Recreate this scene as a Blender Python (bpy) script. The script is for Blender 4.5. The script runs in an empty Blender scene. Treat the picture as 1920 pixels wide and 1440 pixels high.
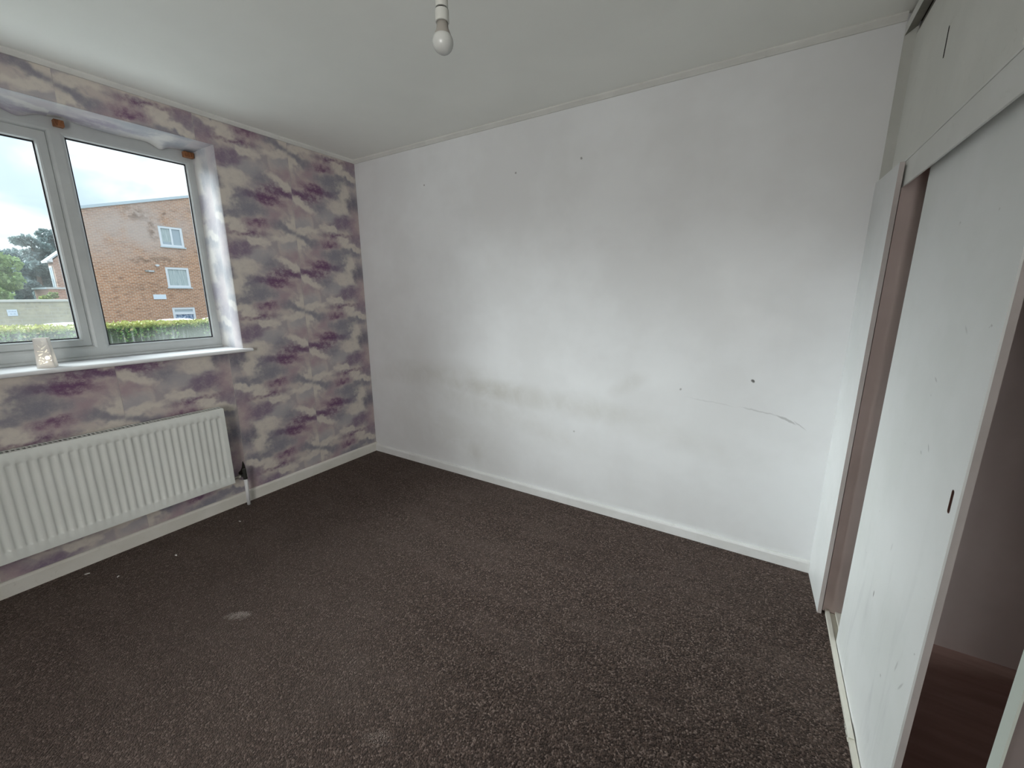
import bpy, bmesh, math, random
import numpy as np
from mathutils import Vector, Matrix

random.seed(7)
rng = np.random.default_rng(7)
SC = bpy.context.scene
COL = SC.collection
PI = math.pi

# ------------------------------------------------------------------ camera
cam_d = bpy.data.cameras.new('camera')
cam = bpy.data.objects.new('camera', cam_d)
COL.objects.link(cam)
cam_d.sensor_width = 36.0
cam_d.lens = 759.36 * 36.0 / 1920.0
cam_d.clip_start = 0.02
cam_d.clip_end = 500
_y, _p, _r = math.radians(31.648), math.radians(12.364), math.radians(-0.204)
_f = Vector((-math.sin(_y) * math.cos(_p), math.cos(_y) * math.cos(_p), -math.sin(_p)))
_rt = Vector((math.cos(_y), math.sin(_y), 0))
_up = _rt.cross(_f)
_rt2 = _rt * math.cos(_r) + _up * math.sin(_r)
_up2 = -_rt * math.sin(_r) + _up * math.cos(_r)
_M = Matrix((_rt2, _up2, -_f)).transposed().to_4x4()
_M.translation = Vector((2.8972, -2.3310, 1.3794))
cam.matrix_world = _M
SC.camera = cam

# ------------------------------------------------------------------ view
SC.view_settings.view_transform = 'Standard'
SC.view_settings.look = 'None'
SC.view_settings.exposure = 0.46
SC.view_settings.gamma = 1.0
SC.view_settings.use_curve_mapping = False
SC.cycles.use_denoising = True
SC.cycles.max_bounces = 14
SC.cycles.diffuse_bounces = 8
SC.cycles.glossy_bounces = 4
SC.cycles.transparent_max_bounces = 16
SC.cycles.caustics_reflective = False
SC.cycles.caustics_refractive = False
SC.cycles.sample_clamp_indirect = 6.0


# ------------------------------------------------------------------ node helpers
class NB:
    """small builder for node trees"""
    def __init__(s, tree):
        s.t = tree; s.N = tree.nodes; s.L = tree.links

    def n(s, typ, ins=None, **props):
        nd = s.N.new(typ)
        for k, v in props.items():
            setattr(nd, k, v)
        for k, v in (ins or {}).items():
            s.put(nd.inputs[k], v)
        return nd

    def put(s, sock, v):
        if isinstance(v, bpy.types.NodeSocket):
            s.L.new(v, sock)
        elif isinstance(v, (tuple, list)):
            if len(v) == 3 and sock.type == 'RGBA':
                v = (*v, 1.0)
            sock.default_value = v
        else:
            sock.default_value = v

    def m(s, op, a, b=0.0, c=0.0, clamp=False):
        nd = s.n('ShaderNodeMath', {0: a, 1: b, 2: c}, operation=op)
        nd.use_clamp = clamp
        return nd.outputs[0]

    def v(s, op, a, b=(0, 0, 0), c=(0, 0, 0), out=0):
        nd = s.n('ShaderNodeVectorMath', {0: a, 1: b, 2: c}, operation=op)
        return nd.outputs['Value'] if op in ('LENGTH', 'DOT_PRODUCT', 'DISTANCE') else nd.outputs[0]

    def comb(s, x, y, z=0.0):
        return s.n('ShaderNodeCombineXYZ', {0: x, 1: y, 2: z}).outputs[0]

    def sep(s, vec):
        return s.n('ShaderNodeSeparateXYZ', {0: vec}).outputs

    def noise(s, vec, scale, detail=3.0, rough=0.55, dist=0.0, col=False):
        nd = s.n('ShaderNodeTexNoise', {'Vector': vec, 'Scale': scale, 'Detail': detail, 'Roughness': rough, 'Distortion': dist})
        return nd.outputs['Color'] if col else nd.outputs[0]

    def ramp(s, fac, a, b, smooth=True, lo=0.0, hi=1.0):
        nd = s.n('ShaderNodeMapRange', {0: fac, 1: a, 2: b, 3: lo, 4: hi})
        nd.interpolation_type = 'SMOOTHSTEP' if smooth else 'LINEAR'
        return nd.outputs[0]

    def mix(s, fac, a, b, mode='MIX'):
        nd = s.n('ShaderNodeMix', data_type='RGBA', blend_type=mode)
        nd.clamp_factor = True
        s.put(nd.inputs[0], fac); s.put(nd.inputs[6], a); s.put(nd.inputs[7], b)
        return nd.outputs[2]

    def blob(s, p, cx, cy, rx, ry, ang=0.0, soft=0.5, wrap=False):
        """1 inside an ellipse, falling softly to 0 at its rim"""
        d = s.v('SUBTRACT', p, (cx, cy, 0))
        if wrap:
            d = s.v('WRAP', d, (50, 0.5, 50), (-50, -0.5, -50))
        if ang:
            d = s.n('ShaderNodeVectorRotate', {'Vector': d, 'Angle': -math.radians(ang)}, rotation_type='Z_AXIS').outputs[0]
        d = s.v('MULTIPLY', d, (1 / rx, 1 / ry, 0))
        return s.ramp(s.v('LENGTH', d), 1 + soft, 1 - soft)

    def pos(s):
        return s.n('ShaderNodeNewGeometry').outputs['Position']


MATS = {}


def mat(name, build=None, color=(0.8, 0.8, 0.8), rough=0.5, spec=0.3, metal=0.0):
    if name in MATS:
        return MATS[name]
    m = bpy.data.materials.new(name)
    m.use_nodes = True
    t = m.node_tree
    t.nodes.clear()
    b = NB(t)
    out = b.n('ShaderNodeOutputMaterial')
    pb = b.n('ShaderNodeBsdfPrincipled', {'Base Color': color, 'Roughness': rough, 'Metallic': metal, 'Specular IOR Level': spec})
    b.pb = pb; b.out = out
    r = build(b) if build else None
    if r is None:
        b.L.new(pb.outputs[0], out.inputs[0])
    else:
        b.L.new(r, out.inputs[0])
    MATS[name] = m
    return m


def bump(b, height, strength=0.3, dist=0.01):
    nd = b.n('ShaderNodeBump', {'Height': height, 'Strength': strength, 'Distance': dist})
    b.L.new(nd.outputs[0], b.pb.inputs['Normal'])


# ------------------------------------------------------------------ world: bright broken overcast
W = bpy.data.worlds.new('sky')
SC.world = W
W.use_nodes = True
W.node_tree.nodes.clear()
b = NB(W.node_tree)
tc = b.n('ShaderNodeTexCoord').outputs['Generated']
sx = b.sep(tc)
elev = sx[2]
flat = b.comb(sx[0], sx[1], b.m('MULTIPLY', sx[2], 2.6))
cl = b.noise(flat, 3.6, 5.0, 0.55, 0.4)
cl2 = b.noise(b.v('ADD', flat, (3.1, 1.7, 0.4)), 1.5, 3.0, 0.5, 0.2)
cloud = b.ramp(b.m('ADD', b.m('MULTIPLY', cl, 0.55), b.m('MULTIPLY', cl2, 0.45)), 0.45, 0.60)
skyc = b.mix(cloud, (0.40, 0.50, 0.61), (0.755, 0.80, 0.82))
zen = b.ramp(elev, -0.05, 1.0, smooth=False, lo=0.92, hi=2.9)
skyc2 = b.mix(1.0, skyc, b.comb(zen, zen, zen), 'MULTIPLY')
SKY_STRENGTH = 1.05
bg = b.n('ShaderNodeBackground', {'Color': skyc2, 'Strength': SKY_STRENGTH})
wo = b.n('ShaderNodeOutputWorld')
b.L.new(bg.outputs[0], wo.inputs[0])

# ------------------------------------------------------------------ lights
SUN_DIR = Vector((0.735, 0.45, -0.47)).normalized()        # the sun behind thin cloud: very soft, over the block opposite
sun_d = bpy.data.lights.new('veiled_sun', 'SUN')
sun_d.energy = 9.2
sun_d.angle = math.radians(46)
sun_d.color = (0.93, 0.99, 1.0)
sun = bpy.data.objects.new('veiled_sun', sun_d)
sun.rotation_euler = SUN_DIR.to_track_quat('-Z', 'Y').to_euler()
sun.location = (-6, -4, 8)
COL.objects.link(sun)

port_d = bpy.data.lights.new('window_portal', 'AREA')     # sampling portal only, gives no light of its own
port_d.shape = 'RECTANGLE'; port_d.size = 1.25; port_d.size_y = 1.95
port_d.cycles.is_portal = True
port = bpy.data.objects.new('window_portal', port_d)
port.location = (-0.32, -1.95, 1.65)
port.rotation_euler = Vector((1, 0, 0)).to_track_quat('-Z', 'Y').to_euler()
COL.objects.link(port)

fill_d = bpy.data.lights.new('unseen_fill_lamp', 'AREA')   # added fill lamp, unseen behind the camera, brightening the room
fill_d.shape = 'RECTANGLE'; fill_d.size = 0.9; fill_d.size_y = 1.5
fill_d.energy = 44.0
fill_d.color = (1.0, 0.99, 0.97)
fill_lamp = bpy.data.objects.new('unseen_fill_lamp', fill_d)
fill_lamp.location = (3.05, -4.5, 1.4)
fill_lamp.rotation_euler = Vector((-0.66, 0.72, 0.26)).to_track_quat('-Z', 'Y').to_euler()
COL.objects.link(fill_lamp)


# ------------------------------------------------------------------ mesh helpers
WLOC = {}


class MB:
    def __init__(s):
        s.V = []; s.F = []; s.uv = None; s.mi = None

    def add(s, verts, faces):
        o = len(s.V)
        s.V += [tuple(v) for v in verts]
        s.F += [tuple(i + o for i in f) for f in faces]
        return s

    def box(s, x0, x1, y0, y1, z0, z1):
        return s.add([(x0, y0, z0), (x1, y0, z0), (x1, y1, z0), (x0, y1, z0), (x0, y0, z1), (x1, y0, z1), (x1, y1, z1), (x0, y1, z1)],
                     [(0, 3, 2, 1), (4, 5, 6, 7), (0, 1, 5, 4), (1, 2, 6, 5), (2, 3, 7, 6), (3, 0, 4, 7)])

    def prism(s, poly, axis, a, b):
        """extrude a 2-D polygon along axis (0,1,2) from a to b; poly in the other two axes in order"""
        def P(u, v, w):
            return [(w, u, v), (u, w, v), (u, v, w)][axis]
        n = len(poly)
        vs = [P(u, v, a) for u, v in poly] + [P(u, v, b) for u, v in poly]
        fs = [tuple(range(n))[::-1], tuple(range(n, 2 * n))] + [(i, (i + 1) % n, n + (i + 1) % n, n + i) for i in range(n)]
        return s.add(vs, fs)

    def lathe(s, prof, cx, cy, seg=28, axis='z'):
        vs = []; fs = []
        n = len(prof)
        for k in range(seg):
            a = 2 * PI * k / seg
            for r, z in prof:
                vs.append((cx + r * math.cos(a), cy + r * math.sin(a), z))
        for k in range(seg):
            for i in range(n - 1):
                a0 = k * n + i; a1 = ((k + 1) % seg) * n + i
                fs.append((a0, a1, a1 + 1, a0 + 1))
        return s.add(vs, fs)

    def tube(s, pts, r, seg=12, cap=True):
        pts = [Vector(p) for p in pts]
        n = len(pts)
        rs = r if isinstance(r, (list, tuple)) else [r] * n
        o = len(s.V); up = None
        for i, p in enumerate(pts):
            d = (pts[min(i + 1, n - 1)] - pts[max(i - 1, 0)]).normalized()
            if up is None:
                up = d.orthogonal().normalized()
            up = (up - d * up.dot(d)).normalized()
            w = d.cross(up)
            for k in range(seg):
                a = 2 * PI * k / seg
                s.V.append(tuple(p + (up * math.cos(a) + w * math.sin(a)) * rs[i]))
        for i in range(n - 1):
            for k in range(seg):
                s.F.append((o + i * seg + k, o + i * seg + (k + 1) % seg, o + (i + 1) * seg + (k + 1) % seg, o + (i + 1) * seg + k))
        if cap:
            s.F.append(tuple(o + k for k in range(seg))[::-1])
            s.F.append(tuple(o + (n - 1) * seg + k for k in range(seg)))
        return s

    def rings(s, loops, closed_front=False):
        """loops: (y0,y1,z0,z1,x) rectangles joined one to the next, a mitred frame profile"""
        o = len(s.V)
        for y0, y1, z0, z1, x in loops:
            s.V += [(x, y0, z0), (x, y1, z0), (x, y1, z1), (x, y0, z1)]
        for i in range(len(loops) - 1):
            for k in range(4):
                s.F.append((o + 4 * i + k, o + 4 * i + (k + 1) % 4, o + 4 * i + 4 + (k + 1) % 4, o + 4 * i + 4 + k))
        return s

    def build(s, name, m, parent=None, origin=None, bevel=0.0, segs=2, smooth=False, uvf=None, kind=None):
        me = bpy.data.meshes.new(name)
        if parent is not None:
            L = WLOC[parent.name]
        else:
            L = Vector(origin) if origin else Vector((0, 0, 0))
        me.from_pydata([(v[0] - L.x, v[1] - L.y, v[2] - L.z) for v in s.V], [], s.F)
        bm = bmesh.new(); bm.from_mesh(me)
        bmesh.ops.recalc_face_normals(bm, faces=bm.faces)
        if bevel > 0:
            ed = [e for e in bm.edges if len(e.link_faces) == 2 and e.calc_face_angle(0) > 0.6]
            bmesh.ops.bevel(bm, geom=ed, offset=bevel, segments=segs, affect='EDGES', profile=0.5, clamp_overlap=True)
        if uvf:
            lay = bm.loops.layers.uv.new('UVMap')
            for f in bm.faces:
                for l in f.loops:
                    c = l.vert.co + L
                    l[lay].uv = uvf(c)
        for f in bm.faces:
            f.smooth = smooth
        bm.to_mesh(me); bm.free()
        if smooth == 'auto' or (bevel > 0):
            try:
                me.shade_auto = True
            except Exception:
                pass
        me.materials.append(m)
        o = bpy.data.objects.new(name, me)
        COL.objects.link(o)
        if parent is not None:
            o.parent = parent
            WLOC[o.name] = L.copy()
        else:
            o.location = L
            WLOC[o.name] = L.copy()
        if kind:
            o['kind'] = kind
        return o


def tag(o, label=None, cat=None, group=None, kind=None):
    if label: o['label'] = label
    if cat: o['category'] = cat
    if group: o['group'] = group
    if kind: o['kind'] = kind
    return o


def empty(name, loc, label=None, cat=None, group=None, kind=None):
    o = bpy.data.objects.new(name, None)
    o.empty_display_size = 0.1
    COL.objects.link(o)
    o.location = loc
    WLOC[o.name] = Vector(loc)
    return tag(o, label, cat, group, kind)


def curve_plate(name, outer, holes, thick, m, parent, frame, bevel=0.0):
    """flat plate with true holes: outer and holes are 2-D polygons; frame=(origin,u,v) places it; extruded both sides of the plane"""
    cu = bpy.data.curves.new(name, 'CURVE')
    cu.dimensions = '2D'; cu.fill_mode = 'BOTH'; cu.extrude = thick / 2; cu.bevel_depth = bevel; cu.bevel_resolution = 1
    for poly in [outer] + holes:
        sp = cu.splines.new('POLY'); sp.points.add(len(poly) - 1); sp.use_cyclic_u = True
        for q, (u, v) in zip(sp.points, poly):
            q.co = (u, v, 0, 1)
    tmp = bpy.data.objects.new('tmp', cu); COL.objects.link(tmp)
    dg = bpy.context.evaluated_depsgraph_get(); dg.update()
    me = bpy.data.meshes.new_from_object(tmp.evaluated_get(dg))
    bpy.data.objects.remove(tmp); bpy.data.curves.remove(cu)
    O, U, Vv = (Vector(q) for q in frame)
    Nn = U.cross(Vv)
    L = WLOC[parent.name]
    for vert in me.vertices:
        c = vert.co.copy()
        vert.co = O + U * c.x + Vv * c.y + Nn * c.z - L
    me.name = name
    me.materials.clear(); me.materials.append(m)
    for p in me.polygons:
        p.use_smooth = False; p.material_index = 0
    o = bpy.data.objects.new(name, me); COL.objects.link(o)
    o.parent = parent; WLOC[o.name] = L.copy()
    return o


def slot_poly(cx, cy, w, h, n=6):
    r = w / 2; P = []
    for k in range(n + 1):
        a = PI * k / n
        P.append((cx + r * math.cos(a), cy + h / 2 - r + r * math.sin(a)))
    for k in range(n + 1):
        a = PI + PI * k / n
        P.append((cx + r * math.cos(a), cy - h / 2 + r + r * math.sin(a)))
    return P


# ------------------------------------------------------------------ materials
def m_backwall(b):
    p = b.pos()
    s = b.sep(p)
    q = b.comb(s[0], s[2])
    n1 = b.noise(q, 1.7, 4, 0.6)
    n2 = b.noise(q, 7.0, 4, 0.65, 0.6)
    base = b.mix(b.ramp(n1, 0.35, 0.65), (0.735, 0.74, 0.75), (0.79, 0.80, 0.815))
    dirt = None
    for cx, cy, rx, ry, a, k in [(0.75, .77, .40, .07, 3, .50), (1.30, .715, .42, .055, -3, .75), (1.95, .69, .34, .05, -3, .45), (1.05, .62, .45, .10, -8, .35),
                                 (1.12, .21, .07, .07, 10, .55), (.95, .30, .35, .16, -15, .30), (2.25, .86, .08, .03, 35, .35), (1.62, .50, .30, .05, -12, .25),
                                 (.62, .45, .25, .2, 0, .22), (2.5, .60, .3, .05, -10, .18)]:
        e = b.m('MULTIPLY', b.blob(q, cx, cy, rx * 1.15, ry * 1.25, a, 0.95), k)
        dirt = e if dirt is None else b.m('MAXIMUM', dirt, e)
    dirt = b.m('MULTIPLY', dirt, b.ramp(n2, 0.22, 0.75, lo=0.35, hi=0.95))
    c = b.mix(dirt, base, (0.50, 0.485, 0.44))
    # small marks, pin holes and a curved rub mark
    w = b.v('ADD', q, b.v('MULTIPLY', b.v('SUBTRACT', b.noise(q, 22, 2, 0.5, 0, True), (0.5, 0.5, 0.5)), (0.02, 0.02, 0)))
    for cx, cy, rx, ry, a, k in [(2.882, .952, .007, .007, 0, .95), (.73, 2.148, .006, .006, 0, .7), (1.493, 2.114, .006, .006, 0, .6), (1.924, 2.129, .006, .006, 0, .6),
                                 (2.93, .80, .075, .0035, -8, .22), (3.045, .775, .04, .005, -22, .38), (3.10, .755, .03, .003, -38, .25), (2.70, .82, .1, .003, -6, .12),
                                 (1.93, .52, .006, .006, 0, .4), (2.55, .87, .005, .005, 0, .5)]:
        c = b.mix(b.m('MULTIPLY', b.blob(w, cx, cy, rx, ry, a, 0.4), k), c, (0.10, 0.095, 0.09))
    b.put(b.pb.inputs['Base Color'], c)
    b.put(b.pb.inputs['Roughness'], b.ramp(n2, 0.3, 0.7, lo=0.32, hi=0.46))
    bump(b, b.m('ADD', b.noise(q, 30, 3, 0.6), b.m('MULTIPLY', b.noise(q, 3.0, 2), 2.0)), 0.10, 0.004)


def m_ceiling(b):
    p = b.pos()
    n = b.noise(p, 1.1, 4, 0.6)
    b.put(b.pb.inputs['Base Color'], b.mix(b.ramp(n, 0.35, 0.65), (0.84, 0.85, 0.81), (0.88, 0.89, 0.85)))
    bump(b, b.noise(p, 26, 3, 0.6), 0.12, 0.004)


BLOBS = [('G', 0.095, -0.032, 0.15, 0.041, -18.0), ('G', 0.219, -0.11, 0.085, 0.042, -14.0), ('G', 0.538, -0.23, 0.179, 0.06, 9.0), ('G', 0.804, -0.165, 0.186, 0.045, -2.0),
         ('D', 0.91, -0.477, 0.106, 0.111, 2.0), ('G', 0.418, -0.649, 0.106, 0.072, -18.0), ('V', 0.508, -0.395, 0.151, 0.055, 3.0), ('L', 0.096, 0.156, 0.099, 0.07, 8.0),
         ('V', 0.921, 0.048, 0.084, 0.103, 6.0), ('M', 0.169, -0.351, 0.194, 0.084, 4.0), ('M', 0.039, -0.698, 0.177, 0.063, 1.0), ('M', 0.91, -0.759, 0.086, 0.155, 0.0),
         ('M', 0.485, -0.06, 0.17, 0.075, 6.0), ('M', 0.267, -0.188, 0.095, 0.055, 5.0), ('G', 0.62, -0.33, 0.16, 0.10, 8.0), ('L', 0.55, -0.70, 0.20, 0.07, 10.0),
         ('V', 0.73, -0.759, 0.151, 0.081, 17.0), ('V', 0.05, -0.482, 0.22, 0.04, -3.0), ('P', 0.285, -0.47, 0.135, 0.085, 22.0), ('P', 0.33, -0.378, 0.18, 0.045, -8.0),
         ('P', 0.04, -0.50, 0.13, 0.045, -5.0), ('P', 0.48, -0.085, 0.128, 0.041, 1.0), ('P', 0.593, 0.05, 0.198, 0.033, 0.0),
         ('C', 0.15, 0.064, 0.139, 0.046, 16.0), ('C', 0.528, 0.132, 0.132, 0.038, -1.0), ('C', 0.726, -0.028, 0.094, 0.06, -22.0), ('C', 0.891, -0.106, 0.119, 0.035, -8.0),
         ('C', 0.03, -0.129, 0.065, 0.075, 6.0), ('C', 0.772, -0.347, 0.10, 0.11, 3.0), ('C', 0.697, -0.554, 0.11, 0.09, 2.0), ('C', 0.14, -0.602, 0.158, 0.045, -28.0)]
BCOL = {'C': (0.64, 0.59, 0.53), 'G': (0.235, 0.23, 0.275), 'D': (0.16, 0.155, 0.20), 'L': (0.42, 0.40, 0.42), 'V': (0.205, 0.15, 0.225), 'P': (0.155, 0.075, 0.155), 'M': (0.40, 0.30, 0.33)}


def m_paper(b, lit_mix=0.0):
    uv = b.n('ShaderNodeUVMap').outputs[0]
    s = b.sep(uv)
    t = b.m('DIVIDE', s[0], 0.545)
    k = b.m('FLOOR', t)
    f = b.m('SUBTRACT', t, k)
    e = b.m('FLOORED_MODULO', b.m('ADD', k, 101.0), 2.0)
    sg = b.m('SUBTRACT', 1.0, b.m('MULTIPLY', e, 2.0))
    u = b.m('ADD', f, b.m('MULTIPLY', e, b.m('SUBTRACT', 1.0, b.m('MULTIPLY', f, 2.0))))
    v = b.m('MULTIPLY', sg, b.m('DIVIDE', b.m('SUBTRACT', s[1], 1.805), 0.535))
    R = 1 / (2 * PI)
    th = b.m('MULTIPLY', v, 2 * PI)
    per = b.comb(u, b.m('MULTIPLY', b.m('COSINE', th), R), b.m('MULTIPLY', b.m('SINE', th), R))
    half = (0.5, 0.5, 0.5)
    wa = b.v('SUBTRACT', b.noise(per, 5.0, 3, 0.55, 0, True), half)
    wb = b.v('SUBTRACT', b.noise(per, 22.0, 3, 0.6, 0, True), half)
    # the fade keeps the strip's seams matching
    ed = b.ramp(b.m('MINIMUM', u, b.m('SUBTRACT', 1.0, u)), 0.0, 0.06)
    off = b.v('ADD', b.v('MULTIPLY', wa, (0.34, 0.17, 0)), b.v('MULTIPLY', wb, (0.085, 0.05, 0)))
    q = b.v('ADD', b.comb(u, v), b.v('SCALE', off, (0, 0, 0)))
    sc = q.node.inputs[1].links[0].from_node
    b.put(sc.inputs['Scale'], b.m('ADD', 0.35, b.m('MULTIPLY', ed, 0.65)))
    n1 = b.noise(per, 6.0, 4, 0.6, 0.5)
    n2 = b.noise(per, 17.0, 5, 0.68)
    n3 = b.noise(per, 70.0, 3, 0.7)
    c = b.mix(b.ramp(n1, 0.38, 0.64), (0.55, 0.49, 0.455), (0.40, 0.36, 0.375))
    for typ, cx, cy, rx, ry, a in BLOBS:
        soft = {'C': 0.42, 'P': 0.7, 'M': 0.8}.get(typ, 0.65)
        m = b.blob(q, cx, cy, rx * 1.08, ry * 1.12, a, soft, wrap=True)
        if typ == 'P':
            m = b.m('MULTIPLY', m, b.ramp(b.m('ADD', b.m('MULTIPLY', n2, 0.72), b.m('MULTIPLY', n3, 0.28)), 0.34, 0.60, lo=0.10, hi=0.95))
        elif typ == 'C':
            m = b.m('MULTIPLY', m, b.ramp(n2, 0.2, 0.55, lo=0.45, hi=0.92))
        else:
            m = b.m('MULTIPLY', m, b.ramp(n2, 0.25, 0.62, lo=0.5, hi=0.88))
        c = b.mix(m, c, BCOL[typ])
    # faint wispy streaks all over
    c = b.mix(b.m('MULTIPLY', b.ramp(n3, 0.56, 0.72), 0.22), c, (0.60, 0.53, 0.53))
    if lit_mix:      # strong daylight on the reveal paper, painted in as a paler colour
        c = b.mix(lit_mix, c, (0.52, 0.545, 0.57))
    b.put(b.pb.inputs['Base Color'], c)
    b.put(b.pb.inputs['Roughness'], 0.62)
    bump(b, n3, 0.05, 0.002)


def m_carpet(b):
    p = b.pos()
    s = b.sep(p)
    vo = b.n('ShaderNodeTexVoronoi', {'Vector': p, 'Scale': 190.0}, feature='F1')
    rnd = b.sep(vo.outputs['Color'])[0]
    n1 = b.noise(p, 320, 2, 0.6)
    n2 = b.noise(p, 2.2, 4, 0.6)
    n3 = b.noise(p, 60, 3, 0.7)
    st = b.noise(b.v('MULTIPLY', p, (2.0, 9.0, 1.0)), 1.0, 3, 0.6, 0.5)
    c = b.mix(b.ramp(rnd, 0.15, 0.9), (0.019, 0.0125, 0.0105), (0.095, 0.065, 0.054))
    c = b.mix(b.m('MULTIPLY', b.ramp(rnd, 0.82, 0.95), 0.85), c, (0.21, 0.16, 0.14))
    c = b.mix(b.m('MULTIPLY', b.ramp(n3, 0.45, 0.7), 0.5), c, (0.036, 0.025, 0.0215))
    c = b.mix(b.m('MULTIPLY', b.ramp(st, 0.45, 0.7), 0.30), c, (0.108, 0.08, 0.07))
    c = b.mix(b.m('MULTIPLY', b.ramp(n2, 0.5, 0.72), 0.25), c, (0.092, 0.072, 0.064))
    lit_middle = b.blob(b.v('ADD', p, b.v('MULTIPLY', b.v('SUBTRACT', b.noise(p, 1.5, 3, 0.6, 0, True), (0.5, 0.5, 0.5)), (0.9, 0.9, 0))), 1.15, -1.75, 1.05, 0.75, -30, 0.9)     # sheen of window light mid-carpet, painted in as a lighter colour
    c = b.mix(b.m('MULTIPLY', lit_middle, 0.30), c, (0.14, 0.11, 0.097))
    # pale paint scuff
    q = b.v('ADD', p, b.v('MULTIPLY', b.v('SUBTRACT', b.noise(p, 40, 3, 0.6, 0, True), (0.5, 0.5, 0.5)), (0.09, 0.09, 0)))
    m = b.blob(q, 1.06, -1.665, 0.045, 0.022, 40, 0.5)
    c = b.mix(b.m('MULTIPLY', m, b.ramp(n1, 0.40, 0.60)), c, (0.42, 0.37, 0.34))
    m2 = b.blob(q, 1.99, -1.69, 0.05, 0.02, 30, 0.5)
    c = b.mix(b.m('MULTIPLY', m2, b.ramp(n1, 0.52, 0.66)), c, (0.36, 0.31, 0.28))
    b.put(b.pb.inputs['Base Color'], c)
    b.put(b.pb.inputs['Roughness'], 0.95)
    b.put(b.pb.inputs['Specular IOR Level'], 0.1)
    b.put(b.pb.inputs['Sheen Weight'], 0.16)
    b.put(b.pb.inputs['Sheen Roughness'], 0.6)
    b.put(b.pb.inputs['Sheen Tint'], (0.78, 0.62, 0.55))
    h = b.m('ADD', b.m('MULTIPLY', vo.outputs['Distance'], -1.0), b.m('MULTIPLY', n1, 0.4))
    bump(b, h, 0.9, 0.006)


def painted(c0, c1, rough=0.4, dirt=0.25, scale=3.0, dcol=(0.35, 0.31, 0.26)):
    def f(b):
        p = b.pos()
        n = b.noise(p, scale, 4, 0.6)
        n2 = b.noise(p, scale * 6, 4, 0.7, 0.5)
        c = b.mix(b.ramp(n, 0.35, 0.65), c0, c1)
        c = b.mix(b.m('MULTIPLY', b.ramp(n2, 0.58, 0.80), dirt), c, dcol)
        b.put(b.pb.inputs['Base Color'], c)
        b.put(b.pb.inputs['Roughness'], rough)
        bump(b, b.noise(p, 40, 2), 0.04, 0.002)
    return f


def m_door(b):
    p = b.pos()
    s = b.sep(p)
    q = b.comb(s[1], s[2])
    n = b.noise(q, 2.5, 4, 0.6)
    st = b.noise(b.v('MULTIPLY', q, (14, 2.0, 1)), 1.0, 4, 0.65, 0.6)
    c = b.mix(b.ramp(n, 0.35, 0.65), (0.78, 0.80, 0.785), (0.83, 0.845, 0.84))
    low = b.ramp(s[2], 1.0, 0.1)
    c = b.mix(b.m('MULTIPLY', b.m('MULTIPLY', b.ramp(st, 0.5, 0.72), low), 0.30), c, (0.52, 0.53, 0.54))
    sp = b.noise(q, 34, 2, 0.5)
    c = b.mix(b.m('MULTIPLY', b.ramp(sp, 0.74, 0.80), 0.5), c, (0.25, 0.23, 0.21))
    for cx, cy, rx, ry, a, k in [(-.961, .999, .010, .003, 50, .35), (-.919, .973, .006, .003, 30, .3), (-.794, .457, .004, .010, 0, .75), (-1.075, .440, .004, .018, 15, .25),
                                 (-1.125, .425, .020, .003, -60, .3), (-.909, 1.166, .010, .003, 25, .3), (-1.02, 1.30, .012, .003, 40, .2), (-.86, .66, .003, .012, 10, .2), (-.99, .33, .004, .004, 0, .4)]:
        c = b.mix(b.m('MULTIPLY', b.blob(q, cx, cy, rx, ry, a, 0.5), k), c, (0.12, 0.11, 0.10))
    b.put(b.pb.inputs['Base Color'], c)
    b.put(b.pb.inputs['Roughness'], 0.42)
    bump(b, b.noise(q, 25, 3), 0.06, 0.003)


def m_glass(haze, fog):
    def f(b):
        g = b.sep(b.n('ShaderNodeTexCoord').outputs['Generated'])
        q = b.comb(g[1], g[2])
        n = b.noise(q, 3.0, 4, 0.6)
        st = b.noise(b.v('MULTIPLY', q, (38, 2.2, 1)), 1.0, 3, 0.6, 0.3)
        lowfade = b.ramp(g[2], 0.11, 0.0)
        run = b.m('MULTIPLY', b.ramp(st, 0.50, 0.66), lowfade)
        mist = b.m('MULTIPLY', b.m('MULTIPLY', lowfade, b.ramp(n, 0.3, 0.7)), 0.7)
        corner = b.blob(q, 1.02, -0.02, 0.50, 0.10, 0, 0.7)
        d = b.m('MULTIPLY', b.m('ADD', run, b.m('ADD', mist, b.m('MULTIPLY', corner, 1.2))), fog)
        film = b.m('MULTIPLY', b.ramp(n, 0.25, 0.75, lo=0.4, hi=1.2), haze)
        d = b.m('ADD', d, film, clamp=True)
        tr = b.n('ShaderNodeBsdfTransparent', {0: (0.97, 0.985, 0.98)})
        gl = b.n('ShaderNodeBsdfGlossy', {'Roughness': 0.02})
        fr = b.n('ShaderNodeFresnel', {'IOR': 1.35})
        m1 = b.n('ShaderNodeMixShader', {0: b.m('MULTIPLY', fr.outputs[0], 0.5), 1: tr.outputs[0], 2: gl.outputs[0]})
        ds = b.n('ShaderNodeBsdfTranslucent', {0: (0.85, 0.9, 0.9)})
        m2 = b.n('ShaderNodeMixShader', {0: d, 1: m1.outputs[0], 2: ds.outputs[0]})
        return m2.outputs[0]
    return f


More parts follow.
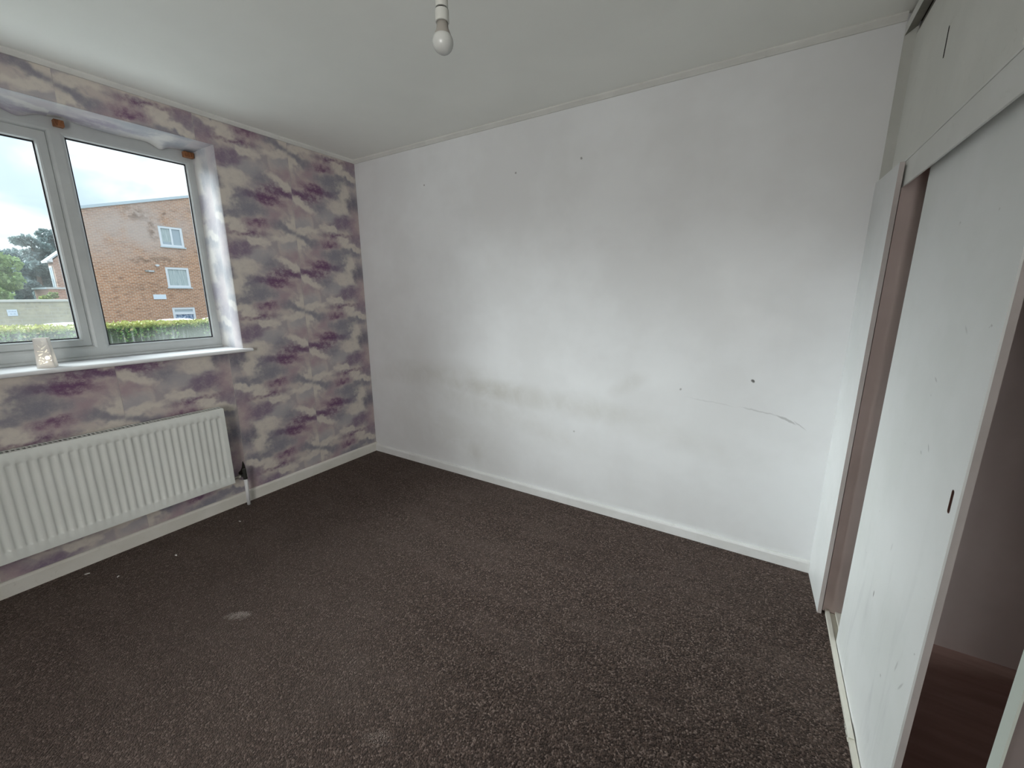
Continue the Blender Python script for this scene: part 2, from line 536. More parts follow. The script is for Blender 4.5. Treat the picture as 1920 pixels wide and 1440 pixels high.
def m_brick(c1, c2, mortar, scale_h=0.10, stain=True):
    def f(b):
        p = b.pos()
        s = b.sep(p)
        q = b.comb(s[1], s[2])
        br = b.n('ShaderNodeTexBrick', {'Vector': q, 'Color1': c1, 'Color2': c2, 'Mortar': mortar, 'Scale': 1.0, 'Mortar Size': 0.016,
                                         'Brick Width': 0.25, 'Row Height': scale_h, 'Bias': 0.0})
        c = br.outputs[0]
        n = b.noise(q, 0.55, 4, 0.6)
        n2 = b.noise(q, 3.0, 4, 0.65)
        n3 = b.noise(b.v('MULTIPLY', q, (2.2, 10.0, 1)), 1.0, 3, 0.65)
        c = b.mix(b.m('MULTIPLY', b.ramp(n3, 0.50, 0.66), 0.6), c, (0.15, 0.078, 0.05))
        if stain:
            e = b.blob(q, 8.2, 5.6, 3.2, 1.6, 15, 0.8)
            c = b.mix(b.m('MULTIPLY', b.m('MULTIPLY', e, b.ramp(n, 0.2, 0.55)), 0.75), c, (0.44, 0.38, 0.35))
            for cx, cy, rx, ry, k in [(8.2, 6.4, .5, .35, .6), (8.9, 5.7, .2, .6, .6), (9.7, 6.5, .15, .4, .5), (9.2, 3.65, 1.1, .2, .6), (8.1, 3.6, .5, .15, .6), (9.1, 5.2, .2, .3, .5), (8.3, 1.9, 1.2, .3, .35)]:
                c = b.mix(b.m('MULTIPLY', b.m('MULTIPLY', b.blob(q, cx, cy, rx, ry, 0, 0.8), b.ramp(n2, 0.4, 0.6)), k), c, (0.13, 0.085, 0.06))
        b.put(b.pb.inputs['Base Color'], c)
        b.put(b.pb.inputs['Roughness'], 0.9)
        b.put(b.pb.inputs['Specular IOR Level'], 0.1)
        bump(b, br.outputs[1], -0.5, 0.01)
    return f


def m_leaf(ca, cb, cc, sc=3.0):
    def f(b):
        p = b.pos()
        oi = b.n('ShaderNodeNewGeometry').outputs['Random Per Island']
        n = b.noise(p, sc, 3, 0.6)
        c = b.mix(oi, ca, cb)
        c = b.mix(b.m('MULTIPLY', b.ramp(n, 0.45, 0.7), 0.6), c, cc)
        b.put(b.pb.inputs['Base Color'], c)
        b.put(b.pb.inputs['Roughness'], 0.6)
        tl = b.n('ShaderNodeBsdfTranslucent', {0: c})
        mx = b.n('ShaderNodeMixShader', {0: 0.35, 1: b.pb.outputs[0], 2: tl.outputs[0]})
        return mx.outputs[0]
    return f


def m_hedge(b):
    p = b.pos()
    s = b.sep(p)
    oi = b.n('ShaderNodeNewGeometry').outputs['Random Per Island']
    n = b.noise(p, 5.0, 3, 0.6)
    c = b.mix(oi, (0.055, 0.135, 0.03), (0.15, 0.27, 0.06))
    new = b.ramp(b.m('ADD', s[2], b.m('MULTIPLY', n, 0.12)), 0.90, 1.0)     # fresh yellow shoots along the clipped top
    c = b.mix(b.m('MULTIPLY', new, 0.85), c, (0.36, 0.36, 0.11))
    c = b.mix(b.ramp(oi, 0.9, 0.93), c, (0.35, 0.30, 0.12))
    b.put(b.pb.inputs['Base Color'], c)
    b.put(b.pb.inputs['Roughness'], 0.5)
    tl = b.n('ShaderNodeBsdfTranslucent', {0: c})
    mx = b.n('ShaderNodeMixShader', {0: 0.3, 1: b.pb.outputs[0], 2: tl.outputs[0]})
    return mx.outputs[0]


def m_ceramic(b):
    b.put(b.pb.inputs['Base Color'], (0.78, 0.765, 0.745))
    b.put(b.pb.inputs['Roughness'], 0.35)
    tl = b.n('ShaderNodeBsdfTranslucent', {0: (0.85, 0.83, 0.80)})
    mx = b.n('ShaderNodeMixShader', {0: 0.30, 1: b.pb.outputs[0], 2: tl.outputs[0]})
    return mx.outputs[0]


def m_inside(b):
    p = b.pos()
    n = b.noise(p, 3.0, 4, 0.6)
    b.put(b.pb.inputs['Base Color'], b.mix(b.ramp(n, 0.35, 0.65), (0.49, 0.40, 0.375), (0.55, 0.455, 0.43)))
    b.put(b.pb.inputs['Roughness'], 0.5)


def m_boards(b):
    p = b.pos()
    n = b.noise(b.v('MULTIPLY', p, (2, 12, 2)), 1.5, 4, 0.6, 0.4)
    b.put(b.pb.inputs['Base Color'], b.mix(b.ramp(n, 0.3, 0.7), (0.25, 0.15, 0.13), (0.34, 0.215, 0.185)))
    b.put(b.pb.inputs['Roughness'], 0.55)


def m_wood(b):
    p = b.pos()
    n = b.noise(b.v('MULTIPLY', p, (30, 120, 30)), 1.0, 4, 0.6, 1.0)
    b.put(b.pb.inputs['Base Color'], b.mix(b.ramp(n, 0.3, 0.7), (0.13, 0.05, 0.02), (0.30, 0.13, 0.055)))
    b.put(b.pb.inputs['Roughness'], 0.6)


def m_stone(b):
    p = b.pos()
    s = b.sep(p)
    q = b.comb(s[1], s[2])
    n = b.noise(q, 3.0, 5, 0.7)
    n2 = b.noise(q, 0.8, 3, 0.6)
    br = b.n('ShaderNodeTexBrick', {'Vector': q, 'Color1': (0.40, 0.365, 0.28), 'Color2': (0.33, 0.315, 0.245), 'Mortar': (0.42, 0.40, 0.34), 'Scale': 1.0,
                                     'Mortar Size': 0.012, 'Brick Width': 0.45, 'Row Height': 0.15})
    c = b.mix(b.ramp(n, 0.35, 0.7), br.outputs[0], (0.46, 0.42, 0.315))
    c = b.mix(b.m('MULTIPLY', b.ramp(n2, 0.45, 0.65), 0.4), c, (0.29, 0.30, 0.225))
    b.put(b.pb.inputs['Base Color'], c)
    b.put(b.pb.inputs['Roughness'], 0.9)


def m_ground(b):
    p = b.pos()
    s = b.sep(p)
    n = b.noise(p, 4.0, 4, 0.65)
    grass = b.mix(b.ramp(n, 0.35, 0.65), (0.06, 0.12, 0.03), (0.11, 0.18, 0.05))
    tar = b.mix(b.ramp(b.noise(p, 30, 3), 0.35, 0.65), (0.17, 0.17, 0.17), (0.24, 0.24, 0.235))
    c = b.mix(b.ramp(s[0], -8.0, -7.9), tar, grass)
    bounce_strip = b.mix(b.ramp(b.noise(p, 2.0, 4), 0.3, 0.7), (0.70, 0.69, 0.67), (0.78, 0.77, 0.75))     # unseen pale strip added to bounce daylight up into the room
    c = b.mix(b.ramp(s[0], -4.52, -4.5), c, bounce_strip)
    b.put(b.pb.inputs['Base Color'], c)
    b.put(b.pb.inputs['Roughness'], 0.9)


def m_lace(b):
    p = b.pos()
    s = b.sep(p)
    w = b.noise(b.v('MULTIPLY', b.comb(s[1], s[2]), (26, 1.2, 1)), 1.0, 3, 0.6, 0.2)
    b.put(b.pb.inputs['Base Color'], b.mix(b.ramp(w, 0.35, 0.65), (0.28, 0.34, 0.34), (0.44, 0.49, 0.49)))
    b.put(b.pb.inputs['Roughness'], 0.8)


def m_bluelace(b):
    p = b.pos()
    s = b.sep(p)
    w = b.noise(b.v('MULTIPLY', b.comb(s[1], s[2]), (9, 6, 1)), 1.0, 3, 0.6, 0.8)
    b.put(b.pb.inputs['Base Color'], b.mix(b.ramp(w, 0.45, 0.58), (0.10, 0.16, 0.27), (0.42, 0.50, 0.60)))
    b.put(b.pb.inputs['Roughness'], 0.7)


M_back = mat('painted_plaster', m_backwall, rough=0.4)
M_ceil = mat('ceiling_paint', m_ceiling, rough=0.75, spec=0.15)
M_paper = mat('cloud_wallpaper', m_paper, rough=0.6, spec=0.2)
M_paper_lit = mat('lit_wallpaper', lambda b: m_paper(b, 0.45), rough=0.6, spec=0.2)  # copy for the brightly lit reveal, the light mixed into its colour
M_carpet = mat('brown_carpet', m_carpet)
M_plain = mat('plain_plaster', painted((0.66, 0.65, 0.62), (0.72, 0.71, 0.68), 0.7, 0.1))
M_skirt = mat('gloss_skirting', painted((0.68, 0.66, 0.60), (0.74, 0.72, 0.67), 0.35, 0.35, 5.0))
M_skirtw = mat('white_skirting', painted((0.72, 0.72, 0.71), (0.78, 0.78, 0.78), 0.35, 0.2, 5.0))
M_bead = mat('ceiling_bead', painted((0.66, 0.66, 0.63), (0.72, 0.72, 0.69), 0.5, 0.2, 5.0))
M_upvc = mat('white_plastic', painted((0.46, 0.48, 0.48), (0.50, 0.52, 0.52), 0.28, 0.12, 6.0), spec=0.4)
M_sill = mat('white_sill', painted((0.80, 0.81, 0.82), (0.84, 0.85, 0.86), 0.3, 0.08, 4.0))
M_gask = mat('black_gasket', color=(0.02, 0.02, 0.025), rough=0.6)
M_glassA = mat('window_glass', m_glass(0.005, 0.035))
M_glassB = mat('hazy_window_glass', m_glass(0.022, 0.028))
M_rad = mat('radiator_enamel', painted((0.71, 0.73, 0.70), (0.75, 0.77, 0.74), 0.3, 0.08, 4.0), spec=0.4)
M_dark = mat('dark_gap', color=(0.012, 0.011, 0.010), rough=0.9)
M_brass = mat('tarnished_metal', color=(0.35, 0.33, 0.30), rough=0.4, metal=0.8)
M_pipe = mat('white_pipe', painted((0.74, 0.75, 0.76), (0.79, 0.80, 0.81), 0.35, 0.1, 8.0))
M_door = mat('scuffed_white_door', m_door)
M_cup = mat('upper_door_paint', painted((0.74, 0.745, 0.70), (0.79, 0.795, 0.75), 0.45, 0.2, 3.0))
M_rail = mat('pelmet_paint', painted((0.74, 0.745, 0.715), (0.79, 0.795, 0.77), 0.4, 0.15, 3.0))
M_board = mat('closing_board_paint', painted((0.78, 0.795, 0.79), (0.83, 0.84, 0.84), 0.35, 0.1, 4.0))
M_edge = mat('shaded_board_edge', painted((0.44, 0.40, 0.385), (0.50, 0.455, 0.44), 0.6, 0.2, 6.0))  # white edges turned from the window; their shade is put into the colour
M_in = mat('cupboard_inside', m_inside)
M_fl = mat('cupboard_floor_board', m_boards)
M_post = mat('filler_paint', painted((0.56, 0.56, 0.52), (0.61, 0.61, 0.57), 0.5, 0.2, 4.0))
M_trimdark = mat('trim_under_shade', painted((0.20, 0.195, 0.165), (0.25, 0.24, 0.21), 0.6, 0.2, 6.0))  # dark tone painted in for the shade under the cornice
M_cream = mat('cream_plinth', painted((0.70, 0.68, 0.60), (0.76, 0.74, 0.67), 0.4, 0.3, 7.0))
M_pull = mat('brown_finger_pull', color=(0.11, 0.055, 0.045), rough=0.5)
M_hole = mat('shadowed_cup', color=(0.05, 0.045, 0.04), rough=0.7)
M_wood = mat('pine_block', m_wood)
M_bulb = mat('frosted_bulb', color=(0.56, 0.57, 0.55), rough=0.25, spec=0.5)
M_collar = mat('bulb_collar', color=(0.33, 0.31, 0.28), rough=0.5)
M_hold = mat('white_lamp_holder', color=(0.56, 0.565, 0.53), rough=0.35)
M_cer = mat('white_ceramic', m_ceramic)
M_fluff = mat('white_fluff', color=(0.80, 0.78, 0.76), rough=0.9)
M_brick = mat('orange_brick', m_brick((0.43, 0.215, 0.12), (0.33, 0.16, 0.092), (0.47, 0.37, 0.285)))
M_brick2 = mat('far_brick', m_brick((0.40, 0.24, 0.19), (0.34, 0.21, 0.17), (0.42, 0.35, 0.30), stain=False))
M_cap = mat('grey_capping', color=(0.45, 0.52, 0.56), rough=0.6)
M_white = mat('white_outdoor_frame', color=(0.60, 0.63, 0.66), rough=0.4)
M_fpane = mat('far_pane', color=(0.30, 0.36, 0.40), rough=0.08, spec=0.8)
M_lace = mat('net_curtain', m_lace)
M_blue = mat('patterned_net', m_bluelace)
M_plate = mat('sign_plate', color=(0.58, 0.65, 0.72), rough=0.4)
M_ink = mat('sign_lettering', color=(0.30, 0.36, 0.46), rough=0.5)
M_stone = mat('garden_stone', m_stone)
M_cope = mat('coping_stone', color=(0.52, 0.51, 0.46), rough=0.8)
M_gate = mat('dark_timber', color=(0.10, 0.075, 0.07), rough=0.8)
M_hedge = mat('hedge_leaf', m_hedge)
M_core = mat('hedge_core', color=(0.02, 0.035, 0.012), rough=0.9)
M_leafA = mat('lime_leaf', m_leaf((0.20, 0.30, 0.12), (0.33, 0.45, 0.21), (0.25, 0.37, 0.15), 0.5))
M_leafB = mat('evergreen_leaf', m_leaf((0.10, 0.15, 0.145), (0.19, 0.25, 0.245), (0.13, 0.18, 0.19), 0.5))
M_leafC = mat('shrub_leaf', m_leaf((0.12, 0.18, 0.06), (0.30, 0.36, 0.12), (0.16, 0.22, 0.08), 1.0))
M_bark = mat('bark', color=(0.12, 0.09, 0.07), rough=0.9)
M_ground = mat('ground_cover', m_ground)
M_car = mat('white_car_paint', color=(0.80, 0.81, 0.82), rough=0.25, spec=0.5)
M_tyre = mat('tyre', color=(0.02, 0.02, 0.02), rough=0.8)
M_carglass = mat('car_glass', color=(0.04, 0.05, 0.06), rough=0.08, spec=0.8)

# ------------------------------------------------------------------ room shell
H = 2.42
XW = 3.95          # wall behind the wardrobe
YF = -3.60         # wall behind the camera
WY0, WY1, WZ0, WZ1 = -2.90, -1.00, 1.045, 2.257    # window hole

fl = MB().box(-0.3, XW + 0.2, -5.0, 0.2, -0.12, 0.0).build('floor', M_carpet)
tag(fl, 'dark brown flecked carpet covering the bedroom floor', kind='structure')
tag(MB().box(-0.3, XW + 0.2, -5.0, 0.2, H, H + 0.15).build('ceiling', M_ceil), 'off-white painted ceiling', kind='structure')
tag(MB().box(-0.3, XW + 0.2, 0.0, 0.2, 0.0, H).build('wall_back', M_back), 'plain white painted wall with grey smudges', kind='structure')
tag(MB().box(XW, XW + 0.2, -5.0, 0.0, 0.0, H).build('wall_right', M_plain), kind='structure')
wf = MB()
wf.box(0.0, 1.75, YF - 0.12, YF, 0.0, H); wf.box(3.15, XW, YF - 0.12, YF, 0.0, H); wf.box(1.75, 3.15, YF - 0.12, YF, 2.02, H)  # doorway opening set where the fill lamp can shine through
tag(wf.build('wall_front', M_plain), kind='structure')
wl2 = MB()      # landing beyond the doorway
wl2.box(0.0, XW, -5.0, -4.9, 0.0, H)
tag(wl2.build('wall_landing', M_plain), kind='structure')
wl = MB()
wl.box(-0.30, 0.0, WY1, 0.0, 0.0, H)
wl.box(-0.30, 0.0, -5.0, WY0, 0.0, H)
wl.box(-0.30, 0.0, WY0, WY1, 0.0, WZ0 - 0.022)
wl.box(-0.30, 0.0, WY0, WY1, WZ1, H)
WALL = tag(wl.build('wall_left', M_plain), 'wall papered in purple and grey cloud pattern, holding the window', kind='structure')

# wallpaper drops: each strip of paper is a sheet of its own, butt-jointed
uv_wall = lambda c: (c.y + c.x, c.z)
ZB, ZT = 0.058, 2.397
SW = 0.545
for i in range(7):
    y1 = -SW * i; y0 = -SW * (i + 1)
    if i == 0: y1 = -0.0005
    g = 0.0006
    t = 0.0009 + 0.0003 * (i % 2)
    rects = []
    a, c_ = y0 + g, y1 - g
    lo, hi = max(a, WY0), min(c_, WY1)
    if lo >= hi:
        rects.append((a, c_, ZB, ZT))
    else:
        if c_ > WY1: rects.append((WY1, c_, ZB, ZT))
        if a < WY0: rects.append((a, WY0, ZB, ZT))
        rects.append((lo, hi, ZB, WZ0 - 0.022)); rects.append((lo, hi, WZ1, ZT))
    m_ = MB()
    for r in rects:
        m_.box(0.0, t, *r)
    m_.build('wallpaper_strip', M_paper, WALL, uvf=uv_wall)

# paper turned into the reveal: right jamb (splayed a little) and the sagging head
jb = MB()
NZ = 16
for i in range(NZ + 1):
    z = WZ0 + (WZ1 - WZ0) * i / NZ
    w = 0.0035 * math.sin(7 * z) - 0.006
    jb.V += [(0.0012, WY1 - 0.0, z), (-0.004, WY1 - 0.004, z), (-0.07, WY1 - 0.008 + 0.3 * w, z), (-0.15, WY1 - 0.014 + 0.6 * w, z), (-0.222, WY1 - 0.024 + w, z)]
for i in range(NZ):
    for k in range(4):
        a = 5 * i + k
        jb.F.append((a, a + 5, a + 6, a + 1))
o = jb.build('reveal_paper', M_paper_lit, WALL, uvf=uv_wall, smooth=True)
so = MB()
NY, NX = 96, 7


def droop(y):
    d = 0.012 + 0.004 * math.sin(5 * y)
    d += 0.026 * math.exp(-((y + 1.19) / 0.035) ** 2)              # loose curl beside the right block
    d += 0.030 * math.exp(-((y + 1.735) / 0.05) ** 2)              # torn flap left of the mullion
    d += 0.010 * math.exp(-((y + 1.40) / 0.12) ** 2)
    d -= 0.006 * math.exp(-((y + 1.58) / 0.03) ** 2)
    return d


for i in range(NY + 1):
    y = WY0 + (WY1 - WY0) * i / NY
    for k in range(NX + 1):
        f = k / NX
        so.V.append((-0.215 * f + 0.001 * (1 - f), y, WZ1 - 0.0008 - droop(y) * f ** 2.2))
for i in range(NY):
    for k in range(NX):
        a = i * (NX + 1) + k
        so.F.append((a, a + 1, a + NX + 2, a + NX + 1))
so.build('soffit_paper', M_paper_lit, WALL, uvf=lambda c: (c.y, c.z + c.x), smooth=True)


# skirtings and ceiling beads
def skirt_profile(h, t, z0=0.0):
    return [(0.0, z0), (t, z0), (t, z0 + h - 0.012), (t - 0.003, z0 + h - 0.004), (t - 0.008, z0 + h), (0.0, z0 + h)]


bl = MB()
# the left skirting's lower edge is uneven against the carpet
bl.prism([(x, z) for x, z in skirt_profile(0.078, 0.016)], 1, -3.6, 0.0)
tag(bl.build('baseboard_left', M_skirt), 'cream gloss skirting under the papered wall', kind='structure')
bb = MB()
bb.prism([(-x, z) for x, z in skirt_profile(0.062, 0.017)], 0, 0.0, 3.236)
tag(bb.build('baseboard_back', M_skirtw), 'white gloss skirting along the plain wall', kind='structure')


t1 = MB().prism([(0.0, H - 0.022), (0.007, H - 0.022), (0.010, H - 0.019), (0.020, H - 0.010), (0.023, H - 0.006), (0.023, H), (0.0, H)], 1, -3.6, 0.0)
tag(t1.build('trim_1', M_bead), 'thin white ceiling bead over the papered wall', kind='structure')
t2 = MB().prism([(-0.0, H - 0.024), (-0.008, H - 0.024), (-0.011, H - 0.020), (-0.021, H - 0.010), (-0.024, H - 0.006), (-0.024, H), (-0.0, H)], 0, 0.0, 3.2365)
tag(t2.build('trim_2', M_bead), 'thin white ceiling bead over the plain wall', kind='structure')

# ------------------------------------------------------------------ window
XF = -0.22
WIN = MB()


def cell(y0, y1, z0, z1, gy0, gy1, gz0, gz1):
    e = 0.006; d = 0.016
    WIN.rings([(y0, y1, z0, z1, XF - 0.07), (y0, y1, z0, z1, XF), (gy0 - d, gy1 + d, gz0 - d, gz1 + d, XF), (gy0 - e, gy1 + e, gz0 - e, gz1 + e, XF - 0.004),
               (gy0, gy1, gz0, gz1, XF - 0.014), (gy0, gy1, gz0, gz1, XF - 0.030), (y0, y1, z0, z1, XF - 0.07)])


ZG0, ZG1 = 1.113, 2.171
cell(-1.6145, -1.0, WZ0 + 0.001, 2.262, -1.581, -1.066, ZG0, ZG1)
cell(-2.2685, -1.6145, WZ0 + 0.001, 2.262, -2.235, -1.648, ZG0 + 0.006, 2.178)
cell(-2.90, -2.2685, WZ0 + 0.001, 2.262, -2.83, -2.302, ZG0, ZG1)
win = tag(WIN.build('window_1', M_upvc), 'white plastic three-light window in the papered wall', kind='structure')
# opening sash
sash = MB()
sy0, sy1, sz0, sz1 = -2.235, -1.648, ZG0 + 0.006, 2.178
gy0, gy1, gz0, gz1 = -2.192, -1.691, 1.158, 2.127
e = 0.006
sash.rings([(sy0, sy1, sz0, sz1, XF - 0.065), (sy0, sy1, sz0, sz1, XF - 0.012), (sy0 + 0.003, sy1 - 0.003, sz0 + 0.003, sz1 - 0.003, XF - 0.008),
            (gy0 - 0.012, gy1 + 0.012, gz0 - 0.012, gz1 + 0.012, XF - 0.008), (gy0 - 0.005, gy1 + 0.005, gz0 - 0.005, gz1 + 0.005, XF - 0.012), (gy0, gy1, gz0, gz1, XF - 0.024), (gy0, gy1, gz0, gz1, XF - 0.038), (sy0, sy1, sz0, sz1, XF - 0.065)])
so_ = sash.build('sash', M_upvc, win)


def gasket(y0, y1, z0, z1, x, par):
    w = 0.0055
    MB().rings([(y0, y1, z0, z1, x), (y0 + w, y1 - w, z0 + w, z1 - w, x - 0.002), (y0 + w, y1 - w, z0 + w, z1 - w, x - 0.012)]).build('gasket', M_gask, par)


gasket(gy0, gy1, gz0, gz1, XF - 0.026, so_)
gasket(-1.581, -1.066, ZG0, ZG1, XF - 0.016, win)
gasket(-2.83, -2.302, ZG0, ZG1, XF - 0.016, win)
MB().box(XF - 0.034, XF - 0.030, gy0 - 0.004, gy1 + 0.004, gz0 - 0.004, gz1 + 0.004).build('pane', M_glassB, so_)
MB().box(XF - 0.026, XF - 0.022, -1.585, -1.062, ZG0 - 0.004, ZG1 + 0.004).build('pane', M_glassA, win)
MB().box(XF - 0.026, XF - 0.022, -2.834, -2.298, ZG0 - 0.004, ZG1 + 0.004).build('pane', M_glassB, win)
# frame foot strip and caulk
MB().box(XF, XF + 0.012, -2.90, -1.022, WZ0 + 0.001, WZ0 + 0.016).build('foot_strip', M_upvc, win, bevel=0.003)
# casement handle on the far side of the sash (outside the picture)
hd = MB().box(XF - 0.008, XF + 0.008, -2.222, -2.200, 1.55, 1.68); hd.box(XF + 0.008, XF + 0.026, -2.220, -2.202, 1.57, 1.59); hd.box(XF + 0.020, XF + 0.032, -2.220, -2.202, 1.47, 1.59)
hd.build('handle', M_upvc, so_, bevel=0.003)

# sill board with a rounded nose and a horn past the reveal
sl = MB()
nose = [(-0.262, 1.023), (0.030, 1.023), (0.036, 1.026), (0.039, 1.032), (0.039, 1.037), (0.036, 1.042), (0.030, 1.045), (-0.262, 1.045)]
sl.prism(nose, 1, -2.90, -1.0)
nose2 = [(0.0012, 1.023), (0.030, 1.023), (0.036, 1.026), (0.039, 1.032), (0.039, 1.037), (0.036, 1.042), (0.030, 1.045), (0.0012, 1.045)]
sl.prism(nose2, 1, -1.0, -0.955)
sl.build('window_sill', M_sill, win)


def wood_block(y, z, label, rz=0.0, s=(0.034, 0.036, 0.030)):
    m_ = MB().box(XF + 0.001, XF + 0.001 + s[0], y - s[1] / 2, y + s[1] / 2, z - s[2] / 2, z + s[2] / 2)
    o = m_.build('wood_block', M_wood, None, origin=(XF + 0.001, y, z), bevel=0.002)
    return tag(o, label, 'block', 'wooden blocks over the window')


wood_block(-1.600, 2.2215, 'small brown wooden block at the window head above the mullion')
m_ = MB().box(XF + 0.001, XF + 0.034, -1.082, -1.030, 2.205, 2.236)
wb = m_.build('wood_block', M_wood, None, origin=(XF + 0.001, -1.055, 2.22), bevel=0.003)
tag(wb, 'small brown wooden block at the top right corner of the window', 'block', 'wooden blocks over the window')
ck = MB().box(XF + 0.034, XF + 0.037, -1.062, -1.044, 2.210, 2.231).build('screw_plate', M_wood, wb, bevel=0.001)

# ------------------------------------------------------------------ ceramic tealight lantern on the sill
LX, LY, LZ = -0.045, -1.860, 1.0452
lan = empty('tealight_lantern', (LX, LY, LZ), 'white ceramic tealight lantern with cut-out leaves and flower on the window sill', 'lantern')
hb, ht, hh = 0.0300, 0.0232, 0.142


def petal(cx, cy, l, w, a, n=10):
    P = []
    for k in range(n):
        t = 2 * PI * k / n
        x = l / 2 * math.cos(t); y = w / 2 * math.sin(t) * (1 - 0.35 * math.cos(t))
        ca, sa = math.cos(math.radians(a)), math.sin(math.radians(a))
        P.append((cx + x * ca - y * sa, cy + x * sa + y * ca))
    return P


def face_uv(u, v):
    w = 2 * (hb + (ht - hb) * v)
    return ((u - 0.5) * w, v * hh)


holes = []
for u, v, l, w, a in [(.60, .90, .014, .005, 125), (.58, .79, .013, .0045, 55), (.31, .73, .016, .0055, 130), (.62, .69, .026, .006, 45), (.73, .575, .018, .007, 65),
                      (.35, .555, .021, .005, 175), (.37, .465, .021, .006, 28), (.30, .36, .010, .004, 60), (.44, .33, .009, .004, 130), (.24, .27, .008, .0035, 10), (.38, .24, .010, .004, 140),
                      (.28, .17, .009, .0035, 60), (.47, .17, .009, .004, 20), (.60, .20, .008, .0035, 30), (.80, .52, .008, .0035, 130), (.90, .40, .010, .004, 100), (.88, .24, .008, .0035, 60)]:
    holes.append(petal(*face_uv(u, v), l, w, a))
fc = face_uv(.70, .345)
holes.append([(fc[0] + .0088 * math.cos(2 * PI * k / 14), fc[1] + .0088 * math.sin(2 * PI * k / 14)) for k in range(14)])
outer = [(-hb, 0), (hb, 0), (ht, hh), (-ht, hh)]
rot = math.radians(-21)
tilt = math.atan2(hb - ht, hh)
for k in range(4):
    a = rot + k * PI / 2
    nrm = Vector((math.cos(a), math.sin(a), 0))
    U = Vector((-math.sin(a), math.cos(a), 0))
    V_ = (Vector((0, 0, 1)) * math.cos(tilt) - nrm * math.sin(tilt))
    O = Vector((LX, LY, LZ)) + nrm * (hb - 0.0015)
    curve_plate('side_panel', outer, holes if k == 0 else [], 0.003, M_cer, lan, (O, U, V_))
bs = MB()
ca, sa = math.cos(rot), math.sin(rot)
R2 = lambda x, y: (LX + x * ca - y * sa, LY + x * sa + y * ca)
q = [R2(x, y) for x, y in ((-hb + .003, -hb + .003), (hb - .003, -hb + .003), (hb - .003, hb - .003), (-hb + .003, hb - .003))]
bs.prism(q, 2, LZ, LZ + 0.004)
bs.build('base', M_cer, lan)
# lit tealight glowing inside
MB().lathe([(0.0, LZ + 0.0045), (0.0165, LZ + 0.0045), (0.0175, LZ + 0.018), (0.0165, LZ + 0.0185), (0.0, LZ + 0.0165)], LX, LY, 20).build('tealight_cup', M_cer, lan)


def m_flame(b):
    return b.n('ShaderNodeEmission', {0: (1.0, 0.93, 0.74), 1: 24.0}).outputs[0]


MB().lathe([(0.0, LZ + 0.017), (0.0035, LZ + 0.021), (0.0050, LZ + 0.027), (0.0040, LZ + 0.035), (0.0015, LZ + 0.043), (0.0, LZ + 0.046)], LX, LY, 14).build('flame', mat('tealight_flame', m_flame), lan, smooth=True)

# ------------------------------------------------------------------ radiator
RY1, RY0, RZ0, RZ1 = -1.208, -2.52, 0.200, 0.700
rad = empty('radiator', (0.0, (RY0 + RY1) / 2, 0.0), 'white ribbed panel radiator on the papered wall below the window', 'radiator')
XFRT = 0.100
prof = []          # (y, depth) across the face
pitch = 0.0333
y = RY1 - 0.030
prof.append((RY1, 0.0)); prof.append((RY1 - 0.020, 0.0))
n_ch = int((RY1 - RY0 - 0.05) / pitch)
for k in range(n_ch):
    yc = RY1 - 0.036 - pitch * k
    for dy, dp in ((0.0125, 0.0), (0.0095, 0.0035), (0.0055, 0.0075), (0.0, 0.0085), (-0.0055, 0.0075), (-0.0095, 0.0035), (-0.0125, 0.0)):
        prof.append((yc + dy, dp))
prof.append((RY0 + 0.012, 0.0)); prof.append((RY0, 0.0))
rows = [(RZ0, 0.0), (RZ0 + 0.046, 0.0), (RZ0 + 0.052, 0.55), (RZ0 + 0.060, 1.0), (RZ1 - 0.062, 1.0), (RZ1 - 0.055, 0.55), (RZ1 - 0.050, 0.0), (RZ1 - 0.004, 0.0), (RZ1, -0.25)]
fp = MB()
for z, k in rows:
    for y, d in prof:
        dd = d * k if k > 0 else 0.0
        ed = 0.004 if k < 0 else 0.0
        fp.V.append((XFRT - dd - ed, y, z))
n = len(prof)
for i in range(len(rows) - 1):
    for k in range(n - 1):
        a = i * n + k
        fp.F.append((a, a + 1, a + n + 1, a + n))
fp.build('front_panel', M_rad, rad, smooth=True)
lip = MB()
lip.box(XFRT - 0.0125, XFRT - 0.0115, RY0, RY1, RZ0, RZ1 - 0.002)
lip.box(XFRT - 0.0125, XFRT - 0.0002, RY0, RY1, RZ0 - 0.0015, RZ0 + 0.001)
lip.box(XFRT - 0.0125, XFRT - 0.0002, RY1 - 0.0015, RY1 + 0.0008, RZ0, RZ1 - 0.002)
lip.build('panel_seam', M_rad, rad)
MB().box(0.030, 0.040, RY0, RY1, RZ0 + 0.004, RZ1 - 0.002).build('rear_panel', M_rad, rad, bevel=0.003)
sp = MB().box(0.036, XFRT - 0.012, RY1 - 0.002, RY1 + 0.001, RZ0 + 0.012, RZ1 + 0.001)
sp.build('side_panel', M_rad, rad, bevel=0.0008)
MB().box(0.036, XFRT - 0.012, RY0 - 0.001, RY0 + 0.002, RZ0 + 0.012, RZ1 + 0.001).build('side_panel', M_rad, rad, bevel=0.0008)
gr = MB()
gr.box(0.036, 0.042, RY0, RY1, RZ1 - 0.003, RZ1 + 0.001); gr.box(XFRT - 0.018, XFRT - 0.011, RY0, RY1, RZ1 - 0.003, RZ1 + 0.001)
y = RY0
while y < RY1:
    gr.box(0.042, XFRT - 0.018, y, y + 0.0065, RZ1 - 0.0015, RZ1 + 0.0006)
    y += 0.0165
gr.build('top_grille', M_rad, rad)
MB().box(0.041, XFRT - 0.016, RY0 + 0.01, RY1 - 0.006, RZ0 + 0.02, RZ1 - 0.03).build('convector_fins', M_dark, rad)
